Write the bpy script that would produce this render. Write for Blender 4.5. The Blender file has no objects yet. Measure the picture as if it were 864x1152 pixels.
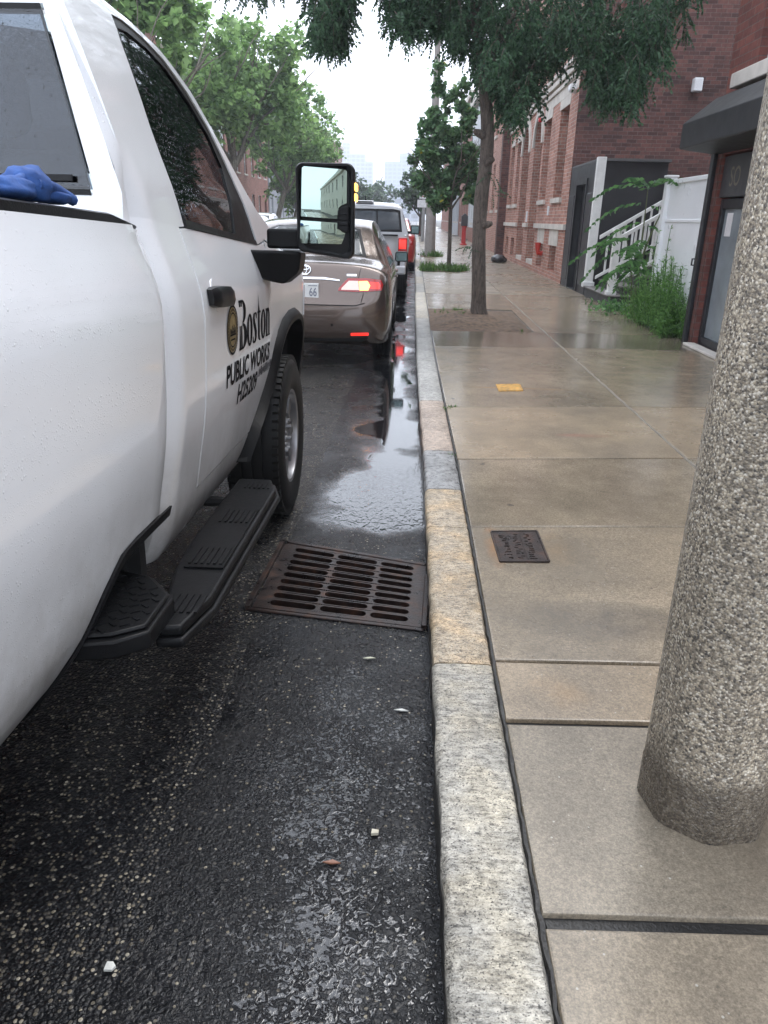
import bpy, bmesh, math, random
from mathutils import Vector, Matrix, noise
from mathutils.bvhtree import BVHTree
R = math.radians
PI = math.pi
D = bpy.data
SC = bpy.context.scene
COL = SC.collection
rng = random.Random(7)

# ------------------------------------------------------------------ helpers
def link(o, parent=None):
    COL.objects.link(o)
    if parent is not None:
        o.parent = parent
    return o

def tag(o, label=None, cat=None, group=None, kind=None):
    if label: o['label'] = label
    if cat: o['category'] = cat
    if group: o['group'] = group
    if kind: o['kind'] = kind
    return o

def empty(name, loc=(0, 0, 0), rot=(0, 0, 0)):
    o = D.objects.new(name, None)
    o.empty_display_size = .2
    o.location = loc
    o.rotation_euler = rot
    return link(o)

def children(o):
    return [c for c in D.objects if c.parent == o]

def copy_tree(o, parent=None):
    c = o.copy()
    COL.objects.link(c)
    if parent is not None:
        c.parent = parent
    for ch in children(o):
        if ch is not c:
            copy_tree(ch, c)
    return c

class MB:
    """collects polygons and links them as ONE mesh object"""
    def __init__(s):
        s.v = []; s.f = []; s.m = []; s.col = None
    def add(s, pts, faces, mi=0):
        k = len(s.v)
        s.v += [tuple(p) for p in pts]
        for f in faces:
            s.f.append([k + i for i in f]); s.m.append(mi)
    def quad(s, a, b, c, d, mi=0):
        s.add([a, b, c, d], [(0, 1, 2, 3)], mi)
    def poly(s, pts, mi=0):
        s.add(pts, [tuple(range(len(pts)))], mi)
    def box(s, a, b, mi=0, M=None):
        x0, y0, z0 = a; x1, y1, z1 = b
        p = [(x0,y0,z0),(x1,y0,z0),(x1,y1,z0),(x0,y1,z0),(x0,y0,z1),(x1,y0,z1),(x1,y1,z1),(x0,y1,z1)]
        if M is not None:
            p = [M @ Vector(q) for q in p]
        s.add(p, [(0,3,2,1),(4,5,6,7),(0,1,5,4),(1,2,6,5),(2,3,7,6),(3,0,4,7)], mi)
    def prism(s, pts, off, mi=0):
        """planar outline (3D points) extruded by the vector off"""
        n = len(pts); off = Vector(off)
        p = [Vector(q) for q in pts]
        q = [a + off for a in p]
        s.add(p + q, [tuple(range(n - 1, -1, -1)), tuple(range(n, 2 * n))] +
              [(i, (i + 1) % n, n + (i + 1) % n, n + i) for i in range(n)], mi)
    def grid(s, rows, mi=0, close_u=False):
        n = len(rows[0]); k = []
        pts = [p for r in rows for p in r]
        fs = []
        for i in range(len(rows) - 1):
            for j in range(n if close_u else n - 1):
                j2 = (j + 1) % n
                fs.append((i * n + j, i * n + j2, (i + 1) * n + j2, (i + 1) * n + j))
        s.add(pts, fs, mi)
    def tube(s, pts, r, n=8, mi=0, cap=True):
        pts = [Vector(p) for p in pts]
        rr = r if isinstance(r, (list, tuple)) else [r] * len(pts)
        rows = []
        ref = None
        for i, p in enumerate(pts):
            t = (pts[min(i + 1, len(pts) - 1)] - pts[max(i - 1, 0)])
            if t.length < 1e-9: t = Vector((0, 0, 1))
            t.normalize()
            if ref is None:
                ref = Vector((1, 0, 0)) if abs(t.x) < .9 else Vector((0, 1, 0))
            u = (ref - t * ref.dot(t)).normalized(); w = t.cross(u); ref = u
            rows.append([p + (u * math.cos(a) + w * math.sin(a)) * rr[i] for a in [2 * PI * k / n for k in range(n)]])
        s.grid(rows, mi, True)
        if cap:
            s.poly(rows[0][::-1], mi); s.poly(rows[-1], mi)
    def lathe(s, prof, c, axis='z', n=32, mi=0):
        """prof: (radius, height along axis)"""
        rows = []
        c = Vector(c)
        for r, h in prof:
            row = []
            for k in range(n):
                a = 2 * PI * k / n
                u, w = r * math.cos(a), r * math.sin(a)
                row.append(c + Vector({'z': (u, w, h), 'x': (h, u, w), 'y': (u, h, w)}[axis]))
            rows.append(row)
        s.grid(rows, mi, True)
    def build(s, name, mat=None, parent=None, smooth=False, bevel=0, seg=2, angle=35, merge=False):
        me = D.meshes.new(name)
        me.from_pydata(s.v, [], s.f)
        mats = mat if isinstance(mat, (list, tuple)) else [mat]
        for m in mats:
            if m is not None: me.materials.append(m)
        if len(mats) > 1:
            me.polygons.foreach_set('material_index', s.m)
        bm = bmesh.new(); bm.from_mesh(me)
        if merge:
            bmesh.ops.remove_doubles(bm, verts=bm.verts, dist=1e-5)
        if merge != 'raw':
            bmesh.ops.recalc_face_normals(bm, faces=bm.faces)
        bm.to_mesh(me); bm.free()
        if smooth:
            me.polygons.foreach_set('use_smooth', [True] * len(me.polygons))
            me.set_sharp_from_angle(angle=R(angle))
        o = link(D.objects.new(name, me), parent)
        if bevel:
            b = o.modifiers.new('bevel', 'BEVEL'); b.width = bevel; b.segments = seg
            b.limit_method = 'ANGLE'; b.angle_limit = R(38)
            if not smooth:
                me.polygons.foreach_set('use_smooth', [True] * len(me.polygons))
                me.set_sharp_from_angle(angle=R(75))
            w = o.modifiers.new('normals', 'WEIGHTED_NORMAL'); w.keep_sharp = True
        return o

def leafmesh(name, quads, mat, parent=None):
    """fast: flat leaf faces, no normal recalculation"""
    me = D.meshes.new(name)
    v = [p for q in quads for p in q]
    me.from_pydata(v, [], [(4 * i, 4 * i + 1, 4 * i + 2, 4 * i + 3) for i in range(len(quads))])
    me.materials.append(mat)
    return link(D.objects.new(name, me), parent)

def lerp(a, b, t): return a + (b - a) * t

def curve1(pts):
    """piecewise-linear function through (x, y) pairs"""
    def f(x):
        if x <= pts[0][0]: return pts[0][1]
        for (a, b), (c, d) in zip(pts, pts[1:]):
            if x <= c:
                return b + (d - b) * (x - a) / (c - a)
        return pts[-1][1]
    return f

def smooth1(pts):
    """Catmull-Rom function through (x, y) pairs"""
    n = len(pts)
    def f(x):
        if x <= pts[0][0]: return pts[0][1]
        if x >= pts[-1][0]: return pts[-1][1]
        for i in range(n - 1):
            if x <= pts[i + 1][0]:
                x0, y0 = pts[i]; x1, y1 = pts[i + 1]
                t = (x - x0) / (x1 - x0); h = x1 - x0
                m0 = (y1 - pts[i - 1][1]) / (x1 - pts[i - 1][0]) if i > 0 else (y1 - y0) / h
                m1 = (pts[i + 2][1] - y0) / (pts[i + 2][0] - x0) if i + 2 < n else (y1 - y0) / h
                return ((2*t**3 - 3*t*t + 1) * y0 + (t**3 - 2*t*t + t) * h * m0 + (-2*t**3 + 3*t*t) * y1 + (t**3 - t*t) * h * m1)
    return f

def spline_pts(pts, per=6):
    """dense polyline through control points (tuples)"""
    out = []
    n = len(pts)
    P = [Vector(p) for p in pts]
    for i in range(n - 1):
        p0 = P[max(i - 1, 0)]; p1 = P[i]; p2 = P[i + 1]; p3 = P[min(i + 2, n - 1)]
        for k in range(per):
            t = k / per
            out.append(.5 * ((2 * p1) + (p2 - p0) * t + (2*p0 - 5*p1 + 4*p2 - p3) * t*t + (3*p1 - p0 - 3*p2 + p3) * t**3))
    out.append(P[-1])
    return out

def patch(mb, outline, mapf, sa=.2, sb=.05, thick=.012, mi=0):
    """2D outline cut on a grid and draped by mapf(a, b, depth) -> point; a solid sheet of the given thickness"""
    bm = bmesh.new()
    bm.faces.new([bm.verts.new((a, b, 0)) for a, b in outline])
    bm.normal_update()
    bmesh.ops.triangulate(bm, faces=bm.faces[:])
    for ax, st in ((0, sa), (1, sb)):
        lo = min(p[ax] for p in outline); hi = max(p[ax] for p in outline)
        k = math.floor(lo / st) + 1
        while k * st < hi - 1e-5:
            co = [0, 0, 0]; no = [0, 0, 0]; co[ax] = k * st; no[ax] = 1
            bmesh.ops.bisect_plane(bm, geom=bm.verts[:] + bm.edges[:] + bm.faces[:], dist=1e-6, plane_co=co, plane_no=no)
            k += 1
    bmesh.ops.remove_doubles(bm, verts=bm.verts[:], dist=1e-5)
    bm.verts.index_update()
    n = len(bm.verts)
    top = [mapf(v.co.x, v.co.y, 0) for v in bm.verts]
    bot = [mapf(v.co.x, v.co.y, thick) for v in bm.verts]
    fs = [tuple(v.index for v in f.verts) for f in bm.faces]
    allf = list(fs) + [tuple(n + i for i in f[::-1]) for f in fs]
    for e in bm.edges:
        if len(e.link_faces) == 1:
            a, b = e.verts[0].index, e.verts[1].index
            allf.append((a, b, n + b, n + a))
    bm.free()
    mb.add(top + bot, allf, mi)

def text_geom(body, size=1.0, offset=0.0, shear=0):
    cu = D.curves.new('lettering', 'FONT')
    cu.body = body; cu.size = size; cu.offset = offset; cu.resolution_u = 3; cu.shear = shear
    o = D.objects.new('lettering', cu); COL.objects.link(o)
    dg = bpy.context.evaluated_depsgraph_get()
    me = D.meshes.new_from_object(o.evaluated_get(dg))
    vs = [tuple(v.co) for v in me.vertices]; fs = [tuple(p.vertices) for p in me.polygons]
    D.objects.remove(o); D.curves.remove(cu); D.meshes.remove(me)
    return vs, fs

# ------------------------------------------------------------------ node helpers
class NT:
    def __init__(s, name, rough=.5, base=(.5, .5, .5), metallic=0.0, **kw):
        s.m = D.materials.new(name); s.m.use_nodes = True
        s.t = s.m.node_tree; s.n = s.t.nodes; s.l = s.t.links
        s.bsdf = s.n['Principled BSDF']
        s.set('Base Color', base); s.set('Roughness', rough); s.set('Metallic', metallic)
        for k, v in kw.items(): s.set(k.replace('_', ' '), v)
    def set(s, k, v, node=None):
        i = (node or s.bsdf).inputs[k]
        if hasattr(v, 'is_linked'): s.l.new(v, i)
        elif isinstance(v, (tuple, list)) and len(v) == 3 and i.type == 'RGBA': i.default_value = (*v, 1)
        else: i.default_value = v
    def node(s, typ, **kw):
        n = s.n.new(typ)
        for k, v in kw.items():
            if k.startswith('_'):
                s.set(k[1:].replace('_', ' '), v, n)
            else: setattr(n, k, v)
        return n
    def pos(s):
        return s.node('ShaderNodeNewGeometry').outputs['Position']
    def obj(s):
        return s.node('ShaderNodeTexCoord').outputs['Object']
    def mapping(s, vec, scale=(1, 1, 1), loc=(0, 0, 0), rot=(0, 0, 0)):
        n = s.node('ShaderNodeMapping'); s.l.new(vec, n.inputs['Vector'])
        n.inputs['Scale'].default_value = scale; n.inputs['Location'].default_value = loc; n.inputs['Rotation'].default_value = rot
        return n.outputs['Vector']
    def noise(s, vec, scale=5, detail=3, rough=.5, dist=0, out='Fac'):
        n = s.node('ShaderNodeTexNoise'); s.l.new(vec, n.inputs['Vector'])
        n.inputs['Scale'].default_value = scale; n.inputs['Detail'].default_value = detail
        n.inputs['Roughness'].default_value = rough; n.inputs['Distortion'].default_value = dist
        return n.outputs[out]
    def voro(s, vec, scale=5, out='Distance', feature='F1', rand=1):
        n = s.node('ShaderNodeTexVoronoi', feature=feature); s.l.new(vec, n.inputs['Vector'])
        n.inputs['Scale'].default_value = scale; n.inputs['Randomness'].default_value = rand
        return n.outputs[out]
    def ramp(s, fac, stops, interp='LINEAR'):
        n = s.node('ShaderNodeValToRGB'); s.l.new(fac, n.inputs['Fac'])
        cr = n.color_ramp; cr.interpolation = interp
        while len(cr.elements) < len(stops): cr.elements.new(.5)
        for e, (p, c) in zip(cr.elements, stops):
            e.position = p
            e.color = (c, c, c, 1) if isinstance(c, (int, float)) else (*c, 1)
        return n.outputs['Color']
    def math(s, op, a, b=0.0, c=None, clamp=False):
        n = s.node('ShaderNodeMath', operation=op, use_clamp=clamp)
        for i, x in enumerate((a, b, c)):
            if x is None: continue
            if hasattr(x, 'is_linked'): s.l.new(x, n.inputs[i])
            else: n.inputs[i].default_value = x
        return n.outputs[0]
    def mix(s, fac, a, b, mode='MIX'):
        n = s.node('ShaderNodeMix', data_type='RGBA', blend_type=mode)
        for i, x in ((0, fac), (6, a), (7, b)):
            if hasattr(x, 'is_linked'): s.l.new(x, n.inputs[i])
            elif i == 0: n.inputs[0].default_value = x
            else: n.inputs[i].default_value = (x, x, x, 1) if isinstance(x, (int, float)) else (*x, 1)
        return n.outputs[2]
    def sep(s, vec):
        n = s.node('ShaderNodeSeparateXYZ'); s.l.new(vec, n.inputs[0]); return n.outputs
    def comb(s, x, y, z):
        n = s.node('ShaderNodeCombineXYZ')
        for i, q in enumerate((x, y, z)):
            if hasattr(q, 'is_linked'): s.l.new(q, n.inputs[i])
            else: n.inputs[i].default_value = q
        return n.outputs[0]
    def attr(s, name, out='Fac'):
        return s.node('ShaderNodeAttribute', attribute_name=name).outputs[out]
    def island(s):
        return s.node('ShaderNodeNewGeometry').outputs['Random Per Island']
    def bump(s, h, strength=.3, dist=.01, prev=None):
        n = s.node('ShaderNodeBump'); s.l.new(h, n.inputs['Height'])
        if hasattr(strength, 'is_linked'): s.l.new(strength, n.inputs['Strength'])
        else: n.inputs['Strength'].default_value = strength
        n.inputs['Distance'].default_value = dist
        if prev is not None: s.l.new(prev, n.inputs['Normal'])
        s.l.new(n.outputs[0], s.bsdf.inputs['Normal'])
        return n.outputs[0]

def simple(name, base, rough=.5, metallic=0.0, var=.12, scale=8, bump=0, bscale=60, **kw):
    t = NT(name, rough, base, metallic, **kw)
    p = t.obj()
    f = t.noise(p, scale, 4, .6)
    lo = tuple(c * (1 - var) for c in base); hi = tuple(min(1, c * (1 + var)) for c in base)
    t.set('Base Color', t.ramp(f, [(.3, lo), (.7, hi)]))
    rg = t.noise(p, scale * 2.3, 3)
    t.set('Roughness', t.math('ADD', t.math('MULTIPLY', rg, .16), max(.02, rough - .08)))
    if bump: t.bump(t.noise(p, bscale, 4), bump, .004)
    return t.m

def drops(t, p, s1=105, s2=230):
    """height field of raindrops sitting on a surface"""
    h = None
    for sc, keep, rad in ((s1, .86, .30), (s2, .62, .36)):
        n = t.node('ShaderNodeTexVoronoi', feature='F1'); t.l.new(p, n.inputs['Vector']); n.inputs['Scale'].default_value = sc
        dome = t.math('SUBTRACT', rad, n.outputs['Distance'], clamp=True)
        dome = t.math('POWER', t.math('MULTIPLY', dome, 1 / rad, clamp=True), .5)
        gate = t.math('GREATER_THAN', t.sep(n.outputs['Color'])[0], keep)
        d = t.math('MULTIPLY', dome, gate)
        d = t.math('MULTIPLY', d, 70 / sc)
        h = d if h is None else t.math('MAXIMUM', h, d)
    return h

def paint(name, base, metallic=0.0, rough=.35, wet=.5, dirt=None, s1=105, s2=230):
    t = NT(name, rough, base, metallic, Coat_Weight=.9, Coat_Roughness=.06)
    p = t.obj()
    f = t.noise(p, 2.5, 4)
    col = t.ramp(f, [(.3, tuple(c * .95 for c in base)), (.7, base)])
    if dirt:
        z = t.sep(p)[2]
        k = t.math('MULTIPLY', t.math('SUBTRACT', dirt[0], z, clamp=True), dirt[1], clamp=True)
        k = t.math('MULTIPLY', k, t.math('ADD', t.noise(p, 9, 5, .7), .15))
        col = t.mix(k, col, dirt[2])
    t.set('Base Color', col)
    if wet:
        t.bump(drops(t, p, s1, s2), wet, .0028)
    return t.m

def glass(name, tint=(.6, .68, .66), wet=0.0, refl=1.5, p_scale=(60, 150)):
    """thin window glass: tinted see-through plus mirror reflection growing to grazing"""
    t = NT(name)
    t.n.remove(t.bsdf)
    tr = t.node('ShaderNodeBsdfTransparent'); tr.inputs[0].default_value = (*tint, 1)
    gl = t.node('ShaderNodeBsdfGlossy'); gl.inputs['Roughness'].default_value = .02
    gl.inputs['Color'].default_value = (.95, .97, 1, 1)
    fr = t.node('ShaderNodeFresnel'); fr.inputs['IOR'].default_value = refl
    mx = t.node('ShaderNodeMixShader')
    t.l.new(fr.outputs[0], mx.inputs[0]); t.l.new(tr.outputs[0], mx.inputs[1]); t.l.new(gl.outputs[0], mx.inputs[2])
    if wet:
        b = t.node('ShaderNodeBump'); b.inputs['Strength'].default_value = wet; b.inputs['Distance'].default_value = .003
        t.l.new(drops(t, t.obj(), *p_scale), b.inputs['Height'])
        t.l.new(b.outputs[0], gl.inputs['Normal']); t.l.new(b.outputs[0], fr.inputs['Normal'])
    t.l.new(mx.outputs[0], t.n['Material Output'].inputs[0])
    return t.m

def brick(name, c1, c2, mortar, rough=.75, w=.215, h=.075, stain=.35):
    t = NT(name, rough)
    g = t.node('ShaderNodeNewGeometry')
    P = t.sep(g.outputs['Position']); N = t.sep(g.outputs['Normal'])
    side = t.math('GREATER_THAN', t.math('ABSOLUTE', N[0]), .5)
    u = t.math('ADD', t.math('MULTIPLY', P[1], side), t.math('MULTIPLY', P[0], t.math('SUBTRACT', 1, side)))
    vec = t.comb(u, P[2], 0)
    b = t.node('ShaderNodeTexBrick'); t.l.new(vec, b.inputs['Vector'])
    b.inputs['Scale'].default_value = 1; b.inputs['Brick Width'].default_value = w; b.inputs['Row Height'].default_value = h
    b.inputs['Mortar Size'].default_value = .006; b.inputs['Mortar Smooth'].default_value = .3; b.inputs['Bias'].default_value = 0
    b.inputs['Color1'].default_value = (*c1, 1); b.inputs['Color2'].default_value = (*c2, 1); b.inputs['Mortar'].default_value = (*mortar, 1)
    big = t.noise(g.outputs['Position'], .9, 4, .65)
    fine = t.noise(g.outputs['Position'], 14, 4, .7)
    col = t.mix(.8, b.outputs['Color'], t.ramp(fine, [(.25, .55), (.75, 1.3)]), 'MULTIPLY')
    col = t.mix(stain, col, t.ramp(big, [(.3, .35), (.65, 1.25)]), 'MULTIPLY')
    t.set('Base Color', col)
    t.bump(t.math('SUBTRACT', t.math('MULTIPLY', fine, .3), b.outputs['Fac']), .6, .012)
    return t.m
# ------------------------------------------------------------------ camera
CAM_H = 1.47
F_PX = 850.0
def make_camera():
    d = Vector((470 - 432, -(246 - 576), -F_PX)).normalized()
    r = R(1.3)
    g = Vector((math.sin(r), math.cos(r), 0)); z = Vector((0, 0, 1))
    u = (g * (-d.z) + z * g.dot(d)).normalized()
    if u.y < 0: u = -u
    x = d.cross(u)
    M = Matrix((x, d, u)).to_4x4()
    cd = D.cameras.new('camera'); cd.sensor_fit = 'VERTICAL'; cd.sensor_height = 36; cd.sensor_width = 27
    cd.lens = F_PX / 1152 * 36; cd.clip_start = .05; cd.clip_end = 5000
    o = D.objects.new('camera', cd); COL.objects.link(o)
    o.matrix_world = Matrix.Translation((0, 0, CAM_H)) @ M
    SC.camera = o
make_camera()

# ------------------------------------------------------------------ sky and light (overcast)
SUN_EL, SUN_AZ = R(58), R(25)
w = D.worlds.new('World'); SC.world = w; w.use_nodes = True
nt = w.node_tree
bg = nt.nodes['Background']
sky = nt.nodes.new('ShaderNodeTexSky'); sky.sky_type = 'NISHITA'; sky.sun_disc = False
sky.sun_elevation = SUN_EL; sky.sun_rotation = SUN_AZ; sky.air_density = 1.0; sky.dust_density = 3; sky.ozone_density = 1
hs = nt.nodes.new('ShaderNodeHueSaturation'); hs.inputs['Saturation'].default_value = .3
nt.links.new(sky.outputs[0], hs.inputs['Color'])
mixn = nt.nodes.new('ShaderNodeMix'); mixn.data_type = 'RGBA'; mixn.inputs[0].default_value = .72
nt.links.new(hs.outputs[0], mixn.inputs[6]); mixn.inputs[7].default_value = (9.3, 10.0, 11.3, 1)
nt.links.new(mixn.outputs[2], bg.inputs[0]); bg.inputs[1].default_value = .14
sd = D.lights.new('sun', 'SUN'); sd.energy = .7; sd.angle = R(25); sd.color = (1, .97, .93)
so = link(D.objects.new('sun', sd))
so.rotation_euler = (R(90) - SUN_EL, 0, PI - SUN_AZ)
SC.view_settings.view_transform = 'Standard'; SC.view_settings.look = 'None'
SC.view_settings.exposure = 1.08; SC.view_settings.gamma = 1; SC.view_settings.use_curve_mapping = False
SC.render.engine = 'CYCLES'
SC.cycles.use_denoising = True
SC.cycles.max_bounces = 8; SC.cycles.transparent_max_bounces = 12; SC.cycles.volume_bounces = 1
SC.cycles.sample_clamp_indirect = 6

# ------------------------------------------------------------------ road
def road_mat():
    t = NT('wet_asphalt', .3)
    p = t.pos(); X, Y, Z = t.sep(p)
    p2 = t.comb(X, Y, 0)
    vc = t.node('ShaderNodeTexVoronoi', feature='F1'); t.l.new(p2, vc.inputs['Vector']); vc.inputs['Scale'].default_value = 105
    cell = t.sep(vc.outputs['Color'])
    n1 = t.noise(p2, 1.6, 5, .6); n2 = t.noise(p2, 30, 4, .65); n3 = t.noise(p2, .5, 3)
    # old coarse asphalt left of the lengthwise seam, a smoother relaid strip by the kerb
    seam = t.math('ADD', t.math('ADD', X, .565), t.math('MULTIPLY', t.math('SUBTRACT', n1, .5), .10))
    old = t.math('LESS_THAN', seam, 0)
    edge = t.math('SUBTRACT', 1, t.math('MULTIPLY', t.math('ABSOLUTE', t.math('SUBTRACT', seam, .03)), 26), clamp=True)
    thr = t.math('SUBTRACT', .925, t.math('MULTIPLY', old, .30))
    stone = t.math('GREATER_THAN', cell[0], thr)
    stone = t.math('MULTIPLY', stone, t.math('LESS_THAN', vc.outputs['Distance'], .46))
    base = t.ramp(t.math('ADD', t.math('MULTIPLY', n2, .6), t.math('MULTIPLY', n1, .4)), [(.3, (.004, .0043, .005)), (.7, (.015, .0155, .0175))])
    sc = t.ramp(cell[1], [(0, (.045, .045, .045)), (.45, (.10, .09, .075)), (.8, (.20, .17, .12)), (1, (.42, .38, .30))])
    col = t.mix(t.math('MULTIPLY', stone, .95), base, sc)
    col = t.mix(t.math('MULTIPLY', edge, .5), col, (.010, .010, .011))
    # standing water: along the gutter beyond the grate, and small films elsewhere
    gut = t.math('SUBTRACT', 1, t.math('MULTIPLY', t.math('ABSOLUTE', t.math('ADD', X, t.math('ADD', .13, t.math('MULTIPLY', t.math('SUBTRACT', Y, 4.0), .012)))), t.ramp(t.math('MULTIPLY', Y, .1), [(.36, 1.45), (.52, 1.75), (.62, 2.4)])), clamp=True)
    along = t.ramp(t.math('MULTIPLY', Y, .04), [(.128, .3), (.145, 1), (.26, .92), (.5, .75), (1, .6)])
    wv = t.math('ADD', t.math('MULTIPLY', t.math('MULTIPLY', gut, along), .52), t.math('MULTIPLY', t.noise(p2, 1.7, 3, .5, .2), .62))
    pud = t.ramp(wv, [(.54, 0), (.66, 1)])
    near = t.ramp(t.math('MULTIPLY', Y, .1), [(.05, .0), (.10, .055), (.19, .06), (.24, 0)])
    strip = t.math('SUBTRACT', 1, t.math('MULTIPLY', t.math('ABSOLUTE', t.math('ADD', X, .17)), 3.0), clamp=True)
    lump = t.noise(p2, 62, 3, .55, 1.4)
    level = t.math('ADD', t.math('MULTIPLY', n1, .34), t.math('ADD', t.math('MULTIPLY', strip, t.math('MULTIPLY', near, 3.0)), t.math('MULTIPLY', old, -.09)))
    level = t.math('ADD', level, t.math('MULTIPLY', t.noise(p2, 5.5, 3, .5), .24))
    film = t.ramp(t.math('ADD', t.math('SUBTRACT', level, lump), .5), [(.36, 0), (.47, 1)])
    wet = t.math('MAXIMUM', pud, t.math('MULTIPLY', film, .8))
    t.set('Base Color', t.mix(wet, col, (.006, .0065, .008)))
    sheet = t.ramp(t.noise(p2, 3.3, 3, .5), [(.48, 0), (.60, 1)])
    sheet = t.math('MULTIPLY', sheet, t.math('SUBTRACT', 1, t.math('MULTIPLY', old, .8)))
    rr = t.mix(sheet, t.ramp(n1, [(.3, .22), (.7, .36)]), .13)
    t.set('Roughness', t.mix(wet, rr, .02))
    t.set('Specular IOR Level', t.math('ADD', .24, t.math('MULTIPLY', wet, .76)))
    stones = t.math('SUBTRACT', .5, vc.outputs['Distance'])
    h = t.math('ADD', t.math('MULTIPLY', stones, t.math('ADD', .25, t.math('MULTIPLY', old, .5))), t.math('ADD', t.math('MULTIPLY', n2, .5), t.math('MULTIPLY', lump, .9)))
    dry = t.math('SUBTRACT', 1, t.math('MULTIPLY', pud, .985))
    dry = t.math('MULTIPLY', dry, t.math('SUBTRACT', 1, t.math('MULTIPLY', film, .6)))
    dry = t.math('MULTIPLY', dry, t.math('SUBTRACT', 1, t.math('MULTIPLY', sheet, .55)))
    # ripples where the gutter water runs into the grate
    rip = t.math('MULTIPLY', t.noise(t.mapping(p2, (1, .55, 1)), 34, 2, .4, 1.2), t.ramp(t.math('MULTIPLY', Y, .1), [(.30, 1.2), (.40, .8), (.47, .05), (.7, .0)]))
    hh = t.math('ADD', t.math('MULTIPLY', h, dry), t.math('MULTIPLY', t.math('MULTIPLY', rip, pud), .5))
    t.bump(hh, .85, .006)
    return t.m
M_ROAD = road_mat()

# kerb line: (Y, X of the road-side face)
kx = curve1([(-60, .13), (0, .112), (2.1, .098), (3.0, .094), (4.3, .086), (5.9, .062), (8, .035), (10.4, .02), (24, -.03), (60, -.05), (400, -.05)])
KW = .19; KH = .14
GR = [(-.605, 2.665), (.065, 2.555), (.088, 3.10), (-.575, 3.30)]     # grate corners on the road
def build_road():
    m = MB()
    L = -9.6
    g = [Vector((x, y, 0)) for x, y in GR]
    gy0, gy1 = 2.3, 3.6
    ys = [-60, -10, 0, 1.2, gy0]
    for a, b in zip(ys, ys[1:]):
        m.quad((L, a, 0), (kx(a) + .03, a, 0), (kx(b) + .03, b, 0), (L, b, 0))
    ys = [gy1, 5, 7, 9, 12, 20, 30, 60, 120, 400]
    for a, b in zip(ys, ys[1:]):
        m.quad((L, a, 0), (kx(a) + .03, a, 0), (kx(b) + .03, b, 0), (L, b, 0))
    o = [Vector((-1.2, gy0, 0)), Vector((kx(gy0) + .03, gy0, 0)), Vector((kx(gy1) + .03, gy1, 0)), Vector((-1.2, gy1, 0))]
    for i in range(4):
        m.quad(o[i], o[(i + 1) % 4], g[(i + 1) % 4], g[i])
    m.quad((L, gy0, 0), o[0], o[3], (L, gy1, 0))
    tag(m.build('road', M_ROAD, merge=True), kind='structure')
build_road()

M_EARTH = simple('earth_ground', (.09, .085, .075), .9, scale=.4)
def build_ground():
    m = MB()
    m.box((-900, -90, -.62), (-9.7, 1560, -.02)); m.box((3.6, -90, -.62), (900, 1560, -.02))
    m.box((-9.7, 400, -.62), (3.6, 1560, -.02)); m.box((-9.7, -90, -.62), (3.6, -60, -.02))
    tag(m.build('ground', M_EARTH), kind='structure')
build_ground()

# ------------------------------------------------------------------ granite kerb
def granite(name, lo, hi, dark, spots=190, rough=.6, tool=0.0, tint=None):
    t = NT(name, rough)
    p = t.pos()
    v = t.node('ShaderNodeTexVoronoi', feature='F1'); t.l.new(p, v.inputs['Vector']); v.inputs['Scale'].default_value = spots
    c = t.sep(v.outputs['Color'])
    col = t.ramp(c[0], [(0, dark), (.10, lo), (.55, lerp(Vector(lo), Vector(hi), .6)), (1, hi)])
    n = t.noise(p, 22, 5, .7); big = t.noise(p, 3.5, 4, .6)
    col = t.mix(.8, col, t.ramp(n, [(.3, .5), (.66, 1.2)]), 'MULTIPLY')
    col = t.mix(.8, col, t.ramp(big, [(.3, .6), (.65, 1.15)]), 'MULTIPLY')
    if tint: col = t.mix(t.ramp(t.noise(p, 7, 3), [(.45, 0), (.62, .8)]), col, tint, 'MULTIPLY')
    X, Y, Z = t.sep(p)
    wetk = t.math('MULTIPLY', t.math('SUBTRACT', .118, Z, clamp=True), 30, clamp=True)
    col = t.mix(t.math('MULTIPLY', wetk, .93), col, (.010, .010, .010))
    hg = t.noise(t.mapping(p, (.55, 1.5, 1)), 62, 5, .8)
    col = t.mix(.95, col, t.ramp(hg, [(.36, .30), (.5, .95), (.7, 1.2)]), 'MULTIPLY')
    pit = t.noise(p, 105, 2, .5)
    col = t.mix(t.ramp(pit, [(.30, .8), (.37, 0)]), col, (.05, .045, .04))
    t.set('Base Color', col)
    t.set('Roughness', t.mix(wetk, t.ramp(n, [(.3, rough - .2), (.7, rough + .1)]), .3))
    h = t.math('ADD', t.math('MULTIPLY', n, 1.0), t.math('MULTIPLY', t.noise(t.mapping(p, (.35, 1.6, 1)), 40, 4, .7), 2.0 * tool + .5))
    t.bump(h, .9, .008)
    return t.m
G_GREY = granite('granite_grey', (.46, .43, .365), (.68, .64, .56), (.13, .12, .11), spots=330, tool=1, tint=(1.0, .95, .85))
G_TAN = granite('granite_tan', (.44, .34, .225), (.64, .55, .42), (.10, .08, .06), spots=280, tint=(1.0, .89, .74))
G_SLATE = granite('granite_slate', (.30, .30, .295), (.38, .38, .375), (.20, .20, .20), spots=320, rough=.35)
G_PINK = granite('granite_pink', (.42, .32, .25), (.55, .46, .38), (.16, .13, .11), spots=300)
G_PALE = granite('granite_pale', (.36, .35, .32), (.50, .49, .455), (.15, .15, .14), spots=300)
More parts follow.
